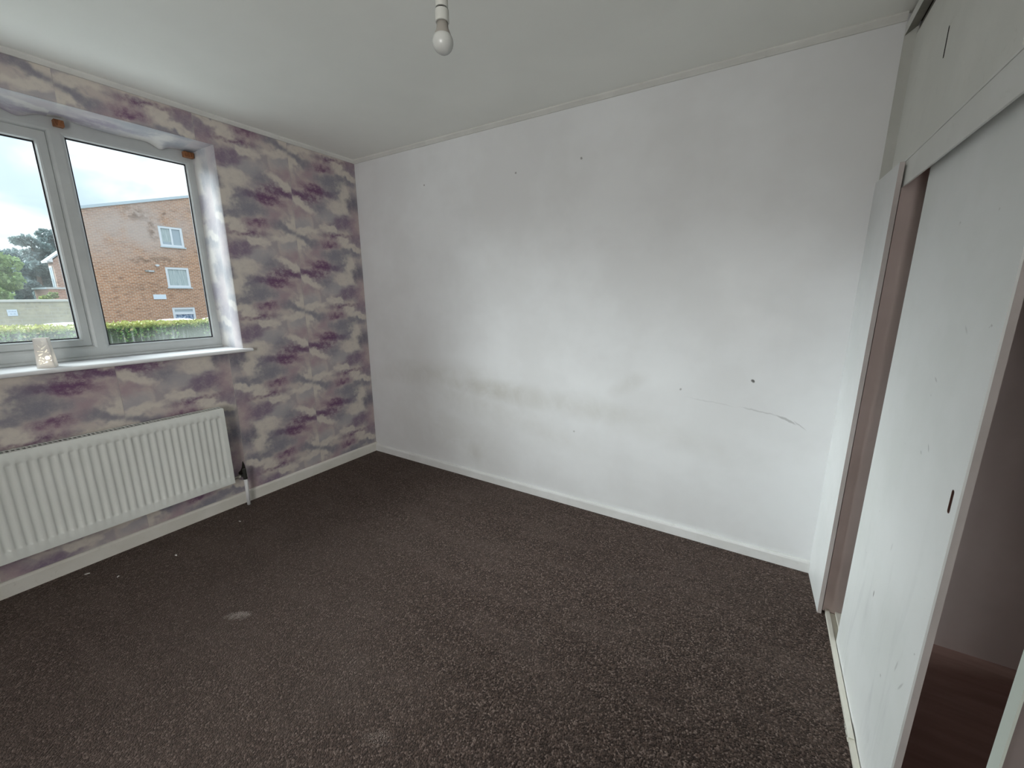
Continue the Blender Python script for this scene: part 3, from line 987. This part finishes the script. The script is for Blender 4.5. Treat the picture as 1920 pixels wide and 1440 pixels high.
for yy in (-1.45, -2.25):
    MB().box(0.0012, 0.032, yy - 0.02, yy + 0.02, 0.30, 0.62).build('wall_bracket', M_rad, rad, bevel=0.002)
vl = MB()
vl.tube([(0.062, RY1 - 0.004, 0.216), (0.062, -1.172, 0.216)], 0.0085, 12)
vl.tube([(0.062, -1.172, 0.216), (0.062, -1.158, 0.216)], 0.0125, 6)
vl.build('tail_nut', M_brass, rad)
v2 = MB()
v2.tube([(0.062, -1.158, 0.216), (0.062, -1.120, 0.216)], 0.0075, 12)
v2.tube([(0.062, -1.130, 0.196), (0.062, -1.130, 0.258)], 0.0115, 12)
v2.tube([(0.062, -1.130, 0.186), (0.062, -1.130, 0.200)], 0.0135, 6)
v2.build('lockshield_valve', mat('dark_valve', color=(0.05, 0.05, 0.045), rough=0.5, metal=0.4), rad)
MB().tube([(0.062, -1.130, 0.190), (0.060, -1.130, 0.10), (0.058, -1.131, 0.0)], 0.0105, 14).build('pipe', M_pipe, rad, smooth=True)
# torn patch of paper behind the valve shows dark plaster
tear = MB()
P = [(-1.140, 0.206), (-1.128, 0.196), (-1.100, 0.200), (-1.094, 0.232), (-1.097, 0.262), (-1.104, 0.292), (-1.109, 0.282), (-1.116, 0.250), (-1.126, 0.232), (-1.140, 0.222)]
tear.prism(P, 0, 0.0010, 0.0016)
tear.build('torn_patch', mat('bare_plaster', color=(0.035, 0.03, 0.026), rough=0.95), WALL)

# ------------------------------------------------------------------ pendant lamp
BX, BY = 2.203, -1.500
pen = empty('pendant_lamp', (BX, BY, H), 'unlit pear-shaped bulb in a white holder hanging from the ceiling', 'lamp')
MB().lathe([(0.0, H - 0.0005), (0.046, H - 0.0005), (0.046, H - 0.008), (0.036, H - 0.020), (0.012, H - 0.028), (0.0, H - 0.028)], BX, BY, 32).build('ceiling_rose', M_hold, pen, smooth=False)
MB().tube([(BX, BY, H - 0.026), (BX, BY, 2.045)], 0.0030, 10).build('flex', M_hold, pen, smooth=True)
MB().lathe([(0.0, 2.052), (0.006, 2.052), (0.0085, 2.045), (0.0128, 2.034), (0.0142, 2.026), (0.0142, 2.0105), (0.0, 2.0105)], BX, BY, 32).build('cord_grip', M_hold, pen, smooth=False)
MB().lathe([(0.0, 2.0090), (0.0100, 2.0090), (0.0110, 2.0066), (0.0155, 2.0062), (0.0155, 1.9835), (0.0138, 1.9828), (0.0128, 1.9828), (0.0122, 1.988), (0.0, 1.988)], BX, BY, 32).build('lamp_holder', M_hold, pen, smooth=False)
MB().lathe([(0.0, 2.0092), (0.0124, 2.0092), (0.0128, 2.0075), (0.0124, 2.0066), (0.0, 2.0066)], BX, BY, 32).build('shadow_ring', M_dark, pen)
bulb_prof = [(0.0, 1.9205)]
for k in range(1, 15):
    a = PI * 0.69 * k / 14
    bulb_prof.append((0.0235 * math.sin(a), 1.944 - 0.0235 * math.cos(a)))
bulb = MB().lathe(bulb_prof, BX, BY, 36).build('bulb', M_bulb, pen, smooth=True)
r0, z0_ = bulb_prof[-1]
MB().lathe([(r0 + 0.0002, z0_ - 0.0005), (r0 - 0.0022, z0_ + 0.006), (0.0135, z0_ + 0.014), (0.0118, 1.9875), (0.0, 1.9875)], BX, BY, 36).build('bulb_collar', M_collar, bulb, smooth=True)

# ------------------------------------------------------------------ fitted wardrobe
ward = empty('wardrobe', (3.55, -1.3, 0.0), 'built-in white wardrobe with one sliding door pushed half open', 'wardrobe')
WD0, WDB = 3.268, 3.90
SPY = -0.29
ZTOP = 1.829
# closing board against the wall, set at a slight angle
cb = MB()
xa, xb_, ya, yb = 3.2285, 3.2395, -0.0185, -0.315
th = 0.0145
d = Vector((xb_ - xa, yb - ya, 0)).normalized(); nrm = Vector((-d.y, d.x, 0))
if nrm.x < 0: nrm = -nrm
A = Vector((xa, ya, 0)); B = Vector((xb_, yb, 0))
A0 = Vector((xa - d.x * 0 , -0.0005, 0))
cb.prism([(A.x, A.y), (B.x, B.y), (B.x + nrm.x * th, B.y + nrm.y * th), (A.x + nrm.x * th, A.y + nrm.y * th)], 2, 0.001, 0.064)
cb.prism([(A0.x, A0.y), (B.x, B.y), (B.x + nrm.x * th, B.y + nrm.y * th), (A0.x + nrm.x * th, A0.y + nrm.y * th)], 2, 0.064, 1.826)
brd = cb.build('closing_board', M_board, ward)
es = MB()
E0 = B + d * 0.0004
es.prism([(B.x, B.y), (E0.x, E0.y), (E0.x + nrm.x * th, E0.y + nrm.y * th), (B.x + nrm.x * th, B.y + nrm.y * th)], 2, 0.001, 1.826)
es.build('shaded_edge', M_edge, brd)  # unlit edge of the white board, darkened by colour
# carcass
MB().box(3.2605, WDB, SPY, SPY + 0.018, 0.004, ZTOP).build('side_panel', M_in, ward)
MB().box(WDB - 0.006, WDB, -3.3, SPY, 0.004, ZTOP).build('back_panel', M_in, ward)
MB().box(3.350, WDB - 0.006, -3.3, SPY, 0.002, 0.010).build('floor_board', M_fl, ward)
dv = MB().box(3.300, WDB - 0.006, -1.492, -1.470, 0.010, ZTOP - 0.0).build('divider', mat('shaded_divider', painted((0.24, 0.20, 0.195), (0.29, 0.245, 0.24), 0.6, 0.1)), ward)  # shade on the divider put into its colour, against the fill lamp
MB().box(3.2965, 3.300, -1.494, -1.468, 0.019, ZTOP - 0.01).build('front_edging', mat('pale_edging', color=(0.66, 0.72, 0.66), rough=0.4), dv)
# plinth board with a shallow groove for the doors and a floor guide
pl = MB()
pl.box(3.268, 3.2835, -3.3, SPY - 0.0005, 0.001, 0.016); pl.box(3.3045, 3.350, -3.3, SPY - 0.0005, 0.001, 0.016); pl.box(3.2835, 3.3045, -3.3, SPY - 0.0005, 0.001, 0.003)
plo = pl.build('plinth', M_cream, ward, bevel=0.0015)
gd = MB().box(3.2655, 3.2682, -0.925, -0.862, 0.002, 0.0215); gd.box(3.2660, 3.2815, -0.925, -0.862, 0.0200, 0.0222)
gdo = gd.build('door_guide', M_cream, plo, bevel=0.001)
for yy in (-0.872, -0.886, -0.912):
    MB().box(3.2650, 3.2656, yy - 0.0035, yy + 0.0035, 0.0085, 0.0125).build('screw_hole', M_dark, gdo)
# pelmet rail above the doors
MB().box(3.260, 3.2665, -3.3, -0.288, 1.746, 1.832).build('pelmet_rail', M_rail, ward, bevel=0.001)
MB().box(3.2665, 3.345, -3.3, SPY - 0.0, 1.80, 1.829).build('top_track', M_in, ward)


def pull(slot, w, h, x0, m, par):
    """recessed cup lining the slot: thin rim standing in the hole and a bottom"""
    P = slot_poly(slot[0], slot[1], w - 0.0004, h - 0.0004); Q = slot_poly(slot[0], slot[1], w - 0.0024, h - 0.0024)
    n = len(P); c = MB()
    xf, xb = x0 - 0.0003, x0 + 0.0040
    for x, poly in ((xf, P), (xf, Q), (xb, Q)):
        c.V += [(x, u, v) for u, v in poly]
    for r in (0, 1):
        for k in range(n):
            c.F.append((r * n + k, r * n + (k + 1) % n, (r + 1) * n + (k + 1) % n, (r + 1) * n + k))
    c.F.append(tuple(2 * n + k for k in range(n)))
    return c.build('finger_pull', m, par)


def slide_door(y0, y1, x0, slot=None):
    t = 0.0165
    z0, z1 = 0.0045, 1.797
    w = y1 - y0
    outer = [(0, 0), (w, 0), (w, z1 - z0), (0, z1 - z0)]
    hl = []
    if slot:
        hl.append(slot_poly(slot[0] - y0, slot[1] - z0, 0.0125, 0.056))
    # front skin with a true slot, then the core board behind
    skin = curve_plate('sliding_door', outer, hl, 0.004, M_door, ward, (Vector((x0 + 0.002, y0, z0)), Vector((0, 1, 0)), Vector((0, 0, 1))))
    core = MB().box(x0 + 0.0042, x0 + t, y0, y1, z0, z1).build('core_board', M_edge, skin)
    if slot:
        pull(slot, 0.0125, 0.056, x0, M_pull, skin)
    return skin


slide_door(-1.182, -0.480, 3.286, (-1.147, 0.938))
slide_door(-2.62, -1.93, 3.309, (-1.97, 0.94))

# ------------------------------------------------------------------ overhead cupboard
oc = empty('overhead_cupboard', (3.55, -1.3, 1.83), 'white overhead cupboard with sliding doors above the wardrobe', 'cupboard')
# slim filler post between the plain wall and the first door
fpst = MB().prism([(3.2372, -0.0005), (3.2625, -0.058), (3.285, -0.058), (3.285, -0.0005)], 2, 1.833, 2.346)
fpst.build('filler_strip', M_post, oc)


def upper_door(y0, y1, x0, z0, z1, slot=None):
    w = y1 - y0
    outer = [(0, 0), (w, 0), (w, z1 - z0), (0, z1 - z0)]
    hl = [slot_poly(slot[0] - y0, slot[1] - z0, 0.010, 0.084)] if slot else []
    skin = curve_plate('sliding_door', outer, hl, 0.004, M_cup, oc, (Vector((x0 + 0.002, y0, z0)), Vector((0, 1, 0)), Vector((0, 0, 1))))
    MB().box(x0 + 0.0042, x0 + 0.014, y0, y1, z0, z1).build('core_board', M_edge, skin)
    if slot:
        pull(slot, 0.010, 0.084, x0, M_hole, skin)


upper_door(-1.048, -0.0585, 3.2625, 1.8395, 2.319, (-0.497, 2.098))
upper_door(-2.10, -1.00, 3.284, 1.8395, 2.319, (-1.60, 2.098))
upper_door(-3.29, -2.05, 3.2625, 1.8395, 2.319, (-2.6, 2.098))
MB().box(3.2585, WDB, -3.3, -0.002, 1.8325, 1.8385).build('bottom_panel', M_rail, oc)
MB().box(WDB - 0.006, WDB, -3.3, -0.002, 1.839, 2.40).build('back_panel', M_in, oc)
MB().box(3.2680, WDB, -3.3, -0.0585, 2.3205, 2.3465).build('top_track', M_trimdark, oc)  # recess above the doors, its shade given as a dark colour
cno = MB().box(3.2365, 3.2640, -3.3, -0.0005, 2.347, 2.383).build('cornice', M_rail, oc, bevel=0.001)
MB().box(3.2385, 3.2635, -3.3, -0.0005, 2.3462, 2.3468).build('cornice_underside', M_trimdark, cno)  # thin dark sheet painting the shade beneath the cornice
MB().box(3.2600, WDB, -3.3, -0.0005, 2.384, H - 0.0005).build('top_gap_shade', mat('brown_gap_shade', color=(0.13, 0.10, 0.085), rough=0.8), oc)  # shadow gap above the cornice, its shade put in as dark brown

# ------------------------------------------------------------------ bits of fluff on the carpet
for i, (x, y, ln, a, lb) in enumerate([(0.104, -1.928, 0.030, 35, 'white paper shred on the carpet below the radiator, longest of the specks'),
                                       (0.270, -1.853, 0.010, 80, 'white speck on the carpet just right of the paper shred'),
                                       (0.311, -1.628, 0.012, 20, 'white speck on the carpet in front of the radiator, middle of its row'),
                                       (0.240, -1.273, 0.012, 60, 'white speck on the carpet near the radiator pipe')]):
    m_ = MB()
    n = 7
    ca, sa = math.cos(math.radians(a)), math.sin(math.radians(a))
    vs = []; 
    for k in range(n):
        t = k / (n - 1) - 0.5
        w = 0.0035 * (1 - (2 * t) ** 2) + 0.0008
        for sgn in (-1, 1):
            px, py = t * ln, sgn * w
            vs.append((x + px * ca - py * sa, y + px * sa + py * ca, 0.003 + 0.003 * math.sin(3 * t + i)))
    for k in range(n):
        vs.append((vs[2 * k][0], vs[2 * k][1], vs[2 * k][2] - 0.002))
        vs.append((vs[2 * k + 1][0], vs[2 * k + 1][1], vs[2 * k + 1][2] - 0.002))
    fs = []
    for k in range(n - 1):
        a0 = 2 * k; b0 = 2 * n + 2 * k
        fs += [(a0, a0 + 1, a0 + 3, a0 + 2), (b0, b0 + 2, b0 + 3, b0 + 1), (a0, a0 + 2, b0 + 2, b0), (a0 + 1, b0 + 1, b0 + 3, a0 + 3)]
    fs += [(0, 2 * n, 2 * n + 1, 1), (2 * n - 2, 2 * n - 1, 4 * n - 1, 4 * n - 2)]
    m_.add(vs, fs)
    tag(m_.build('paper_shred', M_fluff, None, origin=(x, y, 0.001)), lb, 'paper shred', 'white specks on the carpet')


# ------------------------------------------------------------------ outside
def gz(x):
    return -0.2 + (x + 0.4) * 1.3 / 30.6


gm = MB()
gm.add([(-0.31, -60, gz(-0.31)), (-0.31, 60, gz(-0.31)), (-31, 60, gz(-31)), (-31, -60, gz(-31))], [(0, 1, 2, 3)])
gm.add([(-31, -60, gz(-31)), (-31, 60, gz(-31)), (-140, 60, gz(-31)), (-140, -60, gz(-31))], [(0, 1, 2, 3)])
gd_ = gm.build('ground', M_ground)
tag(gd_, 'grass and tarmac outside the window', kind='structure')


def leaf_quads(P, size, spread=1.0, seed=1):
    """P: (n,3) centres -> quads of random facing"""
    r = np.random.default_rng(seed)
    n = len(P)
    a = r.normal(size=(n, 3)); a /= np.linalg.norm(a, axis=1)[:, None]
    t = r.normal(size=(n, 3)); bb = np.cross(a, t); bb /= np.linalg.norm(bb, axis=1)[:, None]
    s = size * r.uniform(0.6, 1.25, (n, 1))
    a = a * s * 0.5; bb = bb * s * 0.32
    V = np.empty((n, 4, 3))
    V[:, 0] = P - a; V[:, 1] = P + bb - a * 0.1; V[:, 2] = P + a; V[:, 3] = P - bb - a * 0.1
    return V.reshape(-1, 3), np.arange(n * 4).reshape(n, 4)


def leaf_mesh(name, P, size, m, parent, seed=1):
    V, F = leaf_quads(P, size, seed=seed)
    L = WLOC[parent.name]
    me = bpy.data.meshes.new(name)
    me.from_pydata((V - np.array(L)).tolist(), [], F.tolist())
    me.materials.append(m)
    o = bpy.data.objects.new(name, me); COL.objects.link(o)
    o.parent = parent; o['kind'] = 'stuff'; WLOC[o.name] = L.copy()
    return o


# hedge
hx0, hx1 = -6.75, -5.95
hg = empty('hedge', (-6.35, 0.5, gz(-6.35)), 'clipped green hedge with yellowish new growth outside the window', 'hedge')
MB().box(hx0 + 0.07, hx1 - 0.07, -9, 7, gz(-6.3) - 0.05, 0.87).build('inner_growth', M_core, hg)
nf = 21000
yf = rng.uniform(-5.0, 4.5, nf); zf = gz(-6.0) + (0.95 - gz(-6.0)) * rng.uniform(0.30, 1, nf)
und = 0.035 * np.sin(yf * 5.1) + 0.03 * np.sin(yf * 11.3 + zf * 9) + 0.02 * np.sin(zf * 17)
xf = hx1 - 0.03 + und - rng.uniform(0, 0.10, nf)
nt = 14000
yt = rng.uniform(-5.0, 4.5, nt); xt = rng.uniform(hx0, hx1, nt)
zt = 0.945 + 0.014 * np.sin(yt * 4.3) + 0.012 * np.sin(xt * 9 + yt * 2) - rng.uniform(0, 0.09, nt)
leaf_mesh('foliage', np.vstack([np.column_stack([xf, yf, zf]), np.column_stack([xt, yt, zt])]), 0.055, M_hedge, hg, 3)


def wall_holes(mb, x, ys, zs, holes, top, depth):
    """front face at x with rectangular holes; sloping top given by top(y)"""
    Y = sorted(set(ys + [h[0] for h in holes] + [h[1] for h in holes]))
    Z = sorted(set(zs + [h[2] for h in holes] + [h[3] for h in holes]))
    for i in range(len(Y) - 1):
        for j in range(len(Z) - 1):
            yc = (Y[i] + Y[i + 1]) / 2; zc = (Z[j] + Z[j + 1]) / 2
            if any(h[0] < yc < h[1] and h[2] < zc < h[3] for h in holes):
                continue
            z1a, z1b = (Z[j + 1], Z[j + 1]) if j < len(Z) - 2 else (top(Y[i]), top(Y[i + 1]))
            mb.add([(x, Y[i], Z[j]), (x, Y[i + 1], Z[j]), (x, Y[i + 1], z1b), (x, Y[i], z1a)], [(0, 1, 2, 3)])
    for h in holes:        # reveals
        y0, y1, z0, z1 = h
        r = x - depth
        mb.add([(x, y0, z0), (x, y1, z0), (r, y1, z0), (r, y0, z0)], [(0, 1, 2, 3)])
        mb.add([(x, y0, z1), (x, y1, z1), (r, y1, z1), (r, y0, z1)], [(3, 2, 1, 0)])
        mb.add([(x, y0, z0), (x, y0, z1), (r, y0, z1), (r, y0, z0)], [(0, 1, 2, 3)])
        mb.add([(x, y1, z0), (x, y1, z1), (r, y1, z1), (r, y1, z0)], [(3, 2, 1, 0)])


# apartment block opposite
GB = gz(-31)
blk = empty('apartment_block', (-31, 10, GB), 'orange brick apartment block gable with sloping roofline beyond the hedge', 'building')
top = lambda y: 6.01 + (y - 4.85) * 0.29
HO = [(9.255, 10.55, 4.585, 5.845), (9.25, 10.55, 1.972, 3.27), (9.24, 10.54, -0.62, 0.645)]
bw = MB()
wall_holes(bw, -31.0, [5.6, 15.0], [GB - 0.2, 5.9], HO, top, 0.12)
BXB = -34.6
for yy in (5.6, 15.0):
    bw.add([(-31, yy, GB - .2), (BXB, yy, GB - .2), (BXB, yy, top(yy)), (-31, yy, top(yy))], [(0, 1, 2, 3)])
bw.add([(BXB, 5.6, GB - .2), (BXB, 15, GB - .2), (BXB, 15, top(15)), (BXB, 5.6, top(5.6))], [(3, 2, 1, 0)])
bw.build('brick_wall', M_brick, blk)
rf = MB()
rf.prism([(5.5, top(5.5)), (15.1, top(15.1)), (15.1, top(15.1) + 0.16), (5.5, top(5.5) + 0.16)], 0, BXB - 0.1, -30.93)
rf.build('roof', M_cap, blk)


def far_window(h, bars, back, parent):
    y0, y1, z0, z1 = h
    x = -31.05
    fr = MB()
    w = 0.13
    fr.rings([(y0, y1, z0, z1, x - 0.05), (y0, y1, z0, z1, x + 0.03), (y0 + w, y1 - w, z0 + w, z1 - w, x + 0.03), (y0 + w, y1 - w, z0 + w, z1 - w, x - 0.05)])
    for q in bars:
        fr.box(x - 0.04, x + 0.035, *q)
    f = fr.build('window', M_white, parent)
    MB().box(x - 0.045, x - 0.035, y0 + 0.05, y1 - 0.05, z0 + 0.05, z1 - 0.05).build('pane', back, f)
    MB().box(-31.0, -30.90, y0 - 0.05, y1 + 0.05, z0 - 0.07, z0).build('sill', M_cap, f)
    return f


h1, h2, h3 = HO
w1 = far_window(h1, [(9.86, 9.96, h1[2] + .1, h1[3] - .1)], M_fpane, blk)
cu = MB()
cu.box(-31.088, -31.084, h1[0] + .14, 9.86, h1[2] + .3, h1[3] - .14)
cu.build('blind', M_lace, w1)
w2 = far_window(h2, [], M_lace, blk)
w3 = far_window(h3, [(h3[0] + .1, h3[1] - .1, .175, .345)], M_blue, blk)
MB().box(-31.084, -31.080, h3[0] + .13, h3[1] - .13, .345, h3[3] - .13).build('pane', M_fpane, w3)
# wall plate, bulkhead lamp and dome lamp on the gable
spl = MB().box(-31.0, -30.95, 8.36, 9.03, 1.20, 1.51).build('sign_plate', M_plate, blk, bevel=0.008)
MB().box(-30.952, -30.948, 8.55, 8.92, 1.345, 1.365).build('faded_lettering', mat('faint_ink', color=(0.55, 0.68, 0.78), rough=0.5), spl)
lm = MB().box(-31.0, -30.90, 8.18, 8.66, 2.93, 3.03).build('wall_lamp', mat('grey_lamp_case', color=(0.26, 0.26, 0.24), rough=0.6), blk, bevel=0.01)
MB().box(-30.905, -30.86, 8.34, 8.60, 2.935, 2.995).build('diffuser', M_white, lm, bevel=0.01)
dl = MB(); dl.lathe([(0.0, 3.26), (0.07, 3.275), (0.10, 3.33), (0.10, 3.39), (0.0, 3.40)], -30.9, 8.84, 16)
dl.box(-31.0, -30.9, 8.80, 8.88, 3.33, 3.38)
dl.build('dome_lamp', M_white, blk)

# stone garden wall with coping and notice
gw = empty('garden_wall', (-24, -1, gz(-24)), 'buff stone garden wall with pale coping beyond the car park', 'wall')
MB().box(-24.3, -24.0, 0.95, 3.75, gz(-24) - 0.1, 1.17).build('masonry', M_stone, gw)
MB().box(-24.3, -24.0, -8.0, -0.2, gz(-24) - 0.1, 1.17).build('masonry', M_stone, gw)
MB().box(-24.3, -24.0, -0.2, 0.95, 0.85, 1.17).build('lintel', M_stone, gw)
MB().box(-24.36, -23.94, -8.0, 3.80, 1.17, 1.272).build('coping', M_cope, gw, bevel=0.01)
gt = empty('garden_gate', (-24.15, 0.4, gz(-24)), 'dark timber gate in the garden wall at the left', 'gate')
for k in range(9):
    y0 = -0.2 + 1.15 / 9 * k
    MB().box(-24.20, -24.17, y0 + 0.004, y0 + 1.15 / 9 - 0.004, gz(-24) + 0.02, 0.84).build('plank', M_gate, gt)
for z in (-0.9, 0.0, 0.6):
    MB().box(-24.17, -24.14, -0.17, 0.93, z, z + 0.09).build('ledge', M_gate, gt)
ns = MB().box(-24.0, -23.975, 1.225, 1.502, 0.60, 0.865).build('notice_sign', M_plate, None, origin=(-24.0, 1.36, 0.73), bevel=0.004)
tag(ns, 'small white notice with two rows of grey lettering on the stone wall', 'sign')
lt = MB()
for z, ys in ((0.765, (1.27, 1.30, 1.335, 1.36, 1.39, 1.42, 1.445)), (0.665, (1.30, 1.325, 1.37, 1.40, 1.43))):
    for k, y0 in enumerate(ys):
        lt.box(-23.976, -23.973, y0, y0 + 0.018 + 0.004 * (k % 2), z, z + 0.038 - 0.008 * (k % 3))
lt.build('lettering', M_ink, ns, kind='stuff')

# house far off behind the wall
fh = empty('far_house', (-45, 9, GB), 'pale brick house end with white fascia behind the garden wall', 'house')
GBF = GB - 0.3
MB().prism([(6.93, GBF), (12.9, GBF), (12.9, 4.16), (9.9, 6.85), (6.93, 4.16)], 0, -46.4, -45).build('brick_wall', M_brick2, fh)
rr = MB(); rr.prism([(6.62, 4.00), (6.62, 4.14), (9.9, 7.10), (13.2, 4.14), (13.2, 4.00), (9.9, 6.94)], 0, -46.6, -44.85)
rr.build('roof', M_cap, fh)
MB().prism([(6.58, 4.10), (6.93, 4.02), (6.93, 4.36)], 0, -46.6, -44.8).build('fascia', M_white, fh)
for z0, z1 in ((-1.0, 1.2), (1.35, 3.75)):
    ff = MB().box(-46.1, -45.28, 6.87, 6.93, z0, z1).build('window', M_white, fh)
    MB().box(-45.98, -45.72, 6.855, 6.875, z0 + 0.1, z1 - 0.1).build('pane', M_fpane, ff)
    MB().box(-45.64, -45.38, 6.855, 6.875, z0 + 0.1, z1 - 0.1).build('pane', M_fpane, ff)
og = empty('garage', (-40, 5.5, GB), 'low brown brick garage with flat roof left of the far house', 'garage')
MB().box(-44, -40, 5.45, 6.4, GB - .3, 1.92).build('brick_wall', M_brick2, og)
MB().box(-44.1, -39.9, 5.35, 6.5, 1.92, 2.04).build('flat_roof', M_cap, og)


# trees
def tree(x, y, base, blobs, n, size, m, label, seed, trunk_r=0.25):
    t = empty('tree', (x, y, base), label, 'tree', 'trees beyond the garden wall')
    r = np.random.default_rng(seed)
    pts = []
    tot = sum(b_[3] ** 2 for b_ in blobs)
    for bx, by, bz, br, sq in blobs:
        k = int(n * br ** 2 / tot)
        d_ = r.normal(size=(k, 3)); d_ /= np.linalg.norm(d_, axis=1)[:, None]
        rad_ = br * r.uniform(0.55, 1.0, (k, 1)) ** 0.6
        q = d_ * rad_; q[:, 2] *= sq
        pts.append(q + np.array([bx, by, bz]))
    leaf_mesh('foliage', np.vstack(pts), size, m, t, seed)
    zt_ = max(b_[2] for b_ in blobs)
    MB().tube([(x, y, base - 0.2), (x + 0.1, y, base + (zt_ - base) * 0.4), (x, y + 0.1, zt_)], [trunk_r, trunk_r * 0.75, trunk_r * 0.3], 10).build('trunk', M_bark, t, smooth=True)
    return t


def crown(x, y, z0, z1, w, k, seed, sq=0.8):
    r = np.random.default_rng(seed)
    B_ = []
    for i in range(k):
        f = r.uniform(0, 1)
        wr = w * math.sin(PI * (0.18 + 0.74 * f)) ** 0.8
        a = r.uniform(0, 2 * PI); rr_ = wr * r.uniform(0.2, 0.8)
        B_.append((x + rr_ * math.cos(a), y + rr_ * math.sin(a), z0 + (z1 - z0) * f, w * r.uniform(0.22, 0.42), sq))
    return B_


tree(-44, 2.9, GB, crown(-44, 2.9, -0.4, 5.7, 2.6, 40, 11), 10000, 0.34, M_leafA, 'pale green broadleaf tree at the left beyond the wall', 11)
tree(-37.5, -1.2, GB, crown(-37.5, -1.2, -0.2, 5.0, 2.2, 26, 12), 5000, 0.34, M_leafA, 'pale green broadleaf tree partly hidden at the far left', 12)
tree(-52, 7.2, GB, crown(-52, 7.2, -1.0, 6.2, 2.0, 46, 14, 0.7), 9000, 0.36, M_leafB, 'dark evergreen tree between the broadleaf tree and the tall evergreen', 14)
tree(-60, 10.6, GB, crown(-60, 10.6, -1.0, 7.9, 2.7, 56, 13, 0.7), 12000, 0.40, M_leafB, 'tall dark blue-green evergreen tree behind the far house', 13)
tree(-69, 8.2, GB, crown(-69, 8.2, -1.4, 6.0, 2.9, 40, 15), 8000, 0.40, M_leafB, 'dark tree deep between the two evergreens', 15)
tree(-37.6, 5.0, GB, crown(-37.6, 5.0, -1.0, 1.6, 0.9, 16, 16), 2200, 0.2, M_leafC, 'small yellow-green bush beside the brown garage', 16, 0.06)


# parked cars whose roofs show over the hedge
def car(x, y, rot_z, label):
    z0 = gz(x)
    root = empty('car', (x, y, z0), label, 'car', 'white cars parked behind the hedge')
    hw = 0.86
    # stations along the length: (pos, half width, list of heights) as cross-sections
    body = MB()
    st = [(-2.05, 0.62, 0.42, 0.66), (-1.95, 0.74, 0.26, 0.80), (-1.5, 0.83, 0.20, 0.90), (-0.6, 0.86, 0.18, 0.93), (0.6, 0.86, 0.18, 0.92), (1.4, 0.84, 0.20, 0.84), (1.95, 0.74, 0.24, 0.72), (2.08, 0.60, 0.36, 0.60)]
    ring = []
    for p, w, lo, hi in st:
        ring.append([(p, -w * 0.92, lo), (p, -w, lo + 0.15), (p, -w, (lo + hi) / 2 + 0.08), (p, -w * 0.93, hi), (p, w * 0.93, hi), (p, w, (lo + hi) / 2 + 0.08), (p, w, lo + 0.15), (p, w * 0.92, lo)])
    def loft(mb, rings_):
        n_ = len(rings_[0]); o_ = len(mb.V)
        for R_ in rings_: mb.V += R_
        for i in range(len(rings_) - 1):
            for k in range(n_):
                mb.F.append((o_ + i * n_ + k, o_ + i * n_ + (k + 1) % n_, o_ + (i + 1) * n_ + (k + 1) % n_, o_ + (i + 1) * n_ + k))
        mb.F.append(tuple(o_ + k for k in range(n_))); mb.F.append(tuple(o_ + (len(rings_) - 1) * n_ + k for k in range(n_))[::-1])
    loft(body, ring)
    T = lambda mb: setattr(mb, 'V', [(x + vx, y + vy, z0 + vz) for vx, vy, vz in mb.V]) or mb
    T(body).build('body', M_car, root, bevel=0.02)
    gl_ = MB()
    loft(gl_, [[(-1.55, -0.74, 0.88), (-1.55, 0.74, 0.88), (-1.50, 0.72, 0.92), (-1.50, -0.72, 0.92)],
               [(-1.05, -0.78, 0.88), (-1.05, 0.78, 0.88), (-0.95, 0.60, 1.36), (-0.95, -0.60, 1.36)],
               [(0.35, -0.79, 0.88), (0.35, 0.79, 0.88), (0.20, 0.60, 1.38), (0.20, -0.60, 1.38)],
               [(1.15, -0.76, 0.84), (1.15, 0.76, 0.84), (1.10, 0.74, 0.88), (1.10, -0.74, 0.88)]])
    T(gl_).build('glazing', M_carglass, root)
    rf_ = MB()
    rr_ = []
    for p, zz, w in ((-1.12, 1.345, 0.58), (-0.8, 1.395, 0.61), (-0.3, 1.42, 0.62), (0.15, 1.395, 0.61), (0.34, 1.345, 0.58)):
        rr_.append([(p, -w, zz - 0.05), (p, -w * 0.9, zz - 0.01), (p, -w * 0.5, zz + 0.012), (p, 0, zz + 0.018), (p, w * 0.5, zz + 0.012), (p, w * 0.9, zz - 0.01), (p, w, zz - 0.05)])
    loft(rf_, rr_)
    T(rf_).build('roof', M_car, root, smooth=False)
    for px in (-1.3, 1.3):
        for sy in (-1, 1):
            wh = MB(); wh.tube([(px, sy * 0.66, 0.31), (px, sy * 0.86, 0.31)], 0.31, 20)
            wo_ = T(wh).build('wheel', M_tyre, root)
            hb_ = MB(); hb_.tube([(px, sy * 0.85, 0.31), (px, sy * 0.875, 0.31)], 0.18, 16)
            T(hb_).build('hub', M_brass, wo_)
    for px, sy in ((0.5, -1), (0.5, 1)):
        mm = MB().box(px - 0.05, px + 0.05, sy * 0.86 - 0.07, sy * 0.86 + 0.07, 0.92, 1.04); T(mm).build('mirror', M_car, root, bevel=0.02)
    root.rotation_euler = (0, 0, rot_z)
    return root


def copy_tree(o, parent=None):
    c = o.copy(); COL.objects.link(c)
    if parent is not None: c.parent = parent
    for ch in list(o.children):
        copy_tree(ch, c)
    return c


c1 = car(-20, 2.15, 0.0, 'white car behind the hedge, in front of the stone wall')
c2 = copy_tree(c1); c2.location = (-22, 6.35, gz(-22) - 0.02); c2['label'] = 'white car behind the hedge, below the lowest window of the brick block'
c3 = copy_tree(c1); c3.location = (-22, 8.35, gz(-22) - 0.03); c3['label'] = 'white car behind the hedge at the right edge of the window'
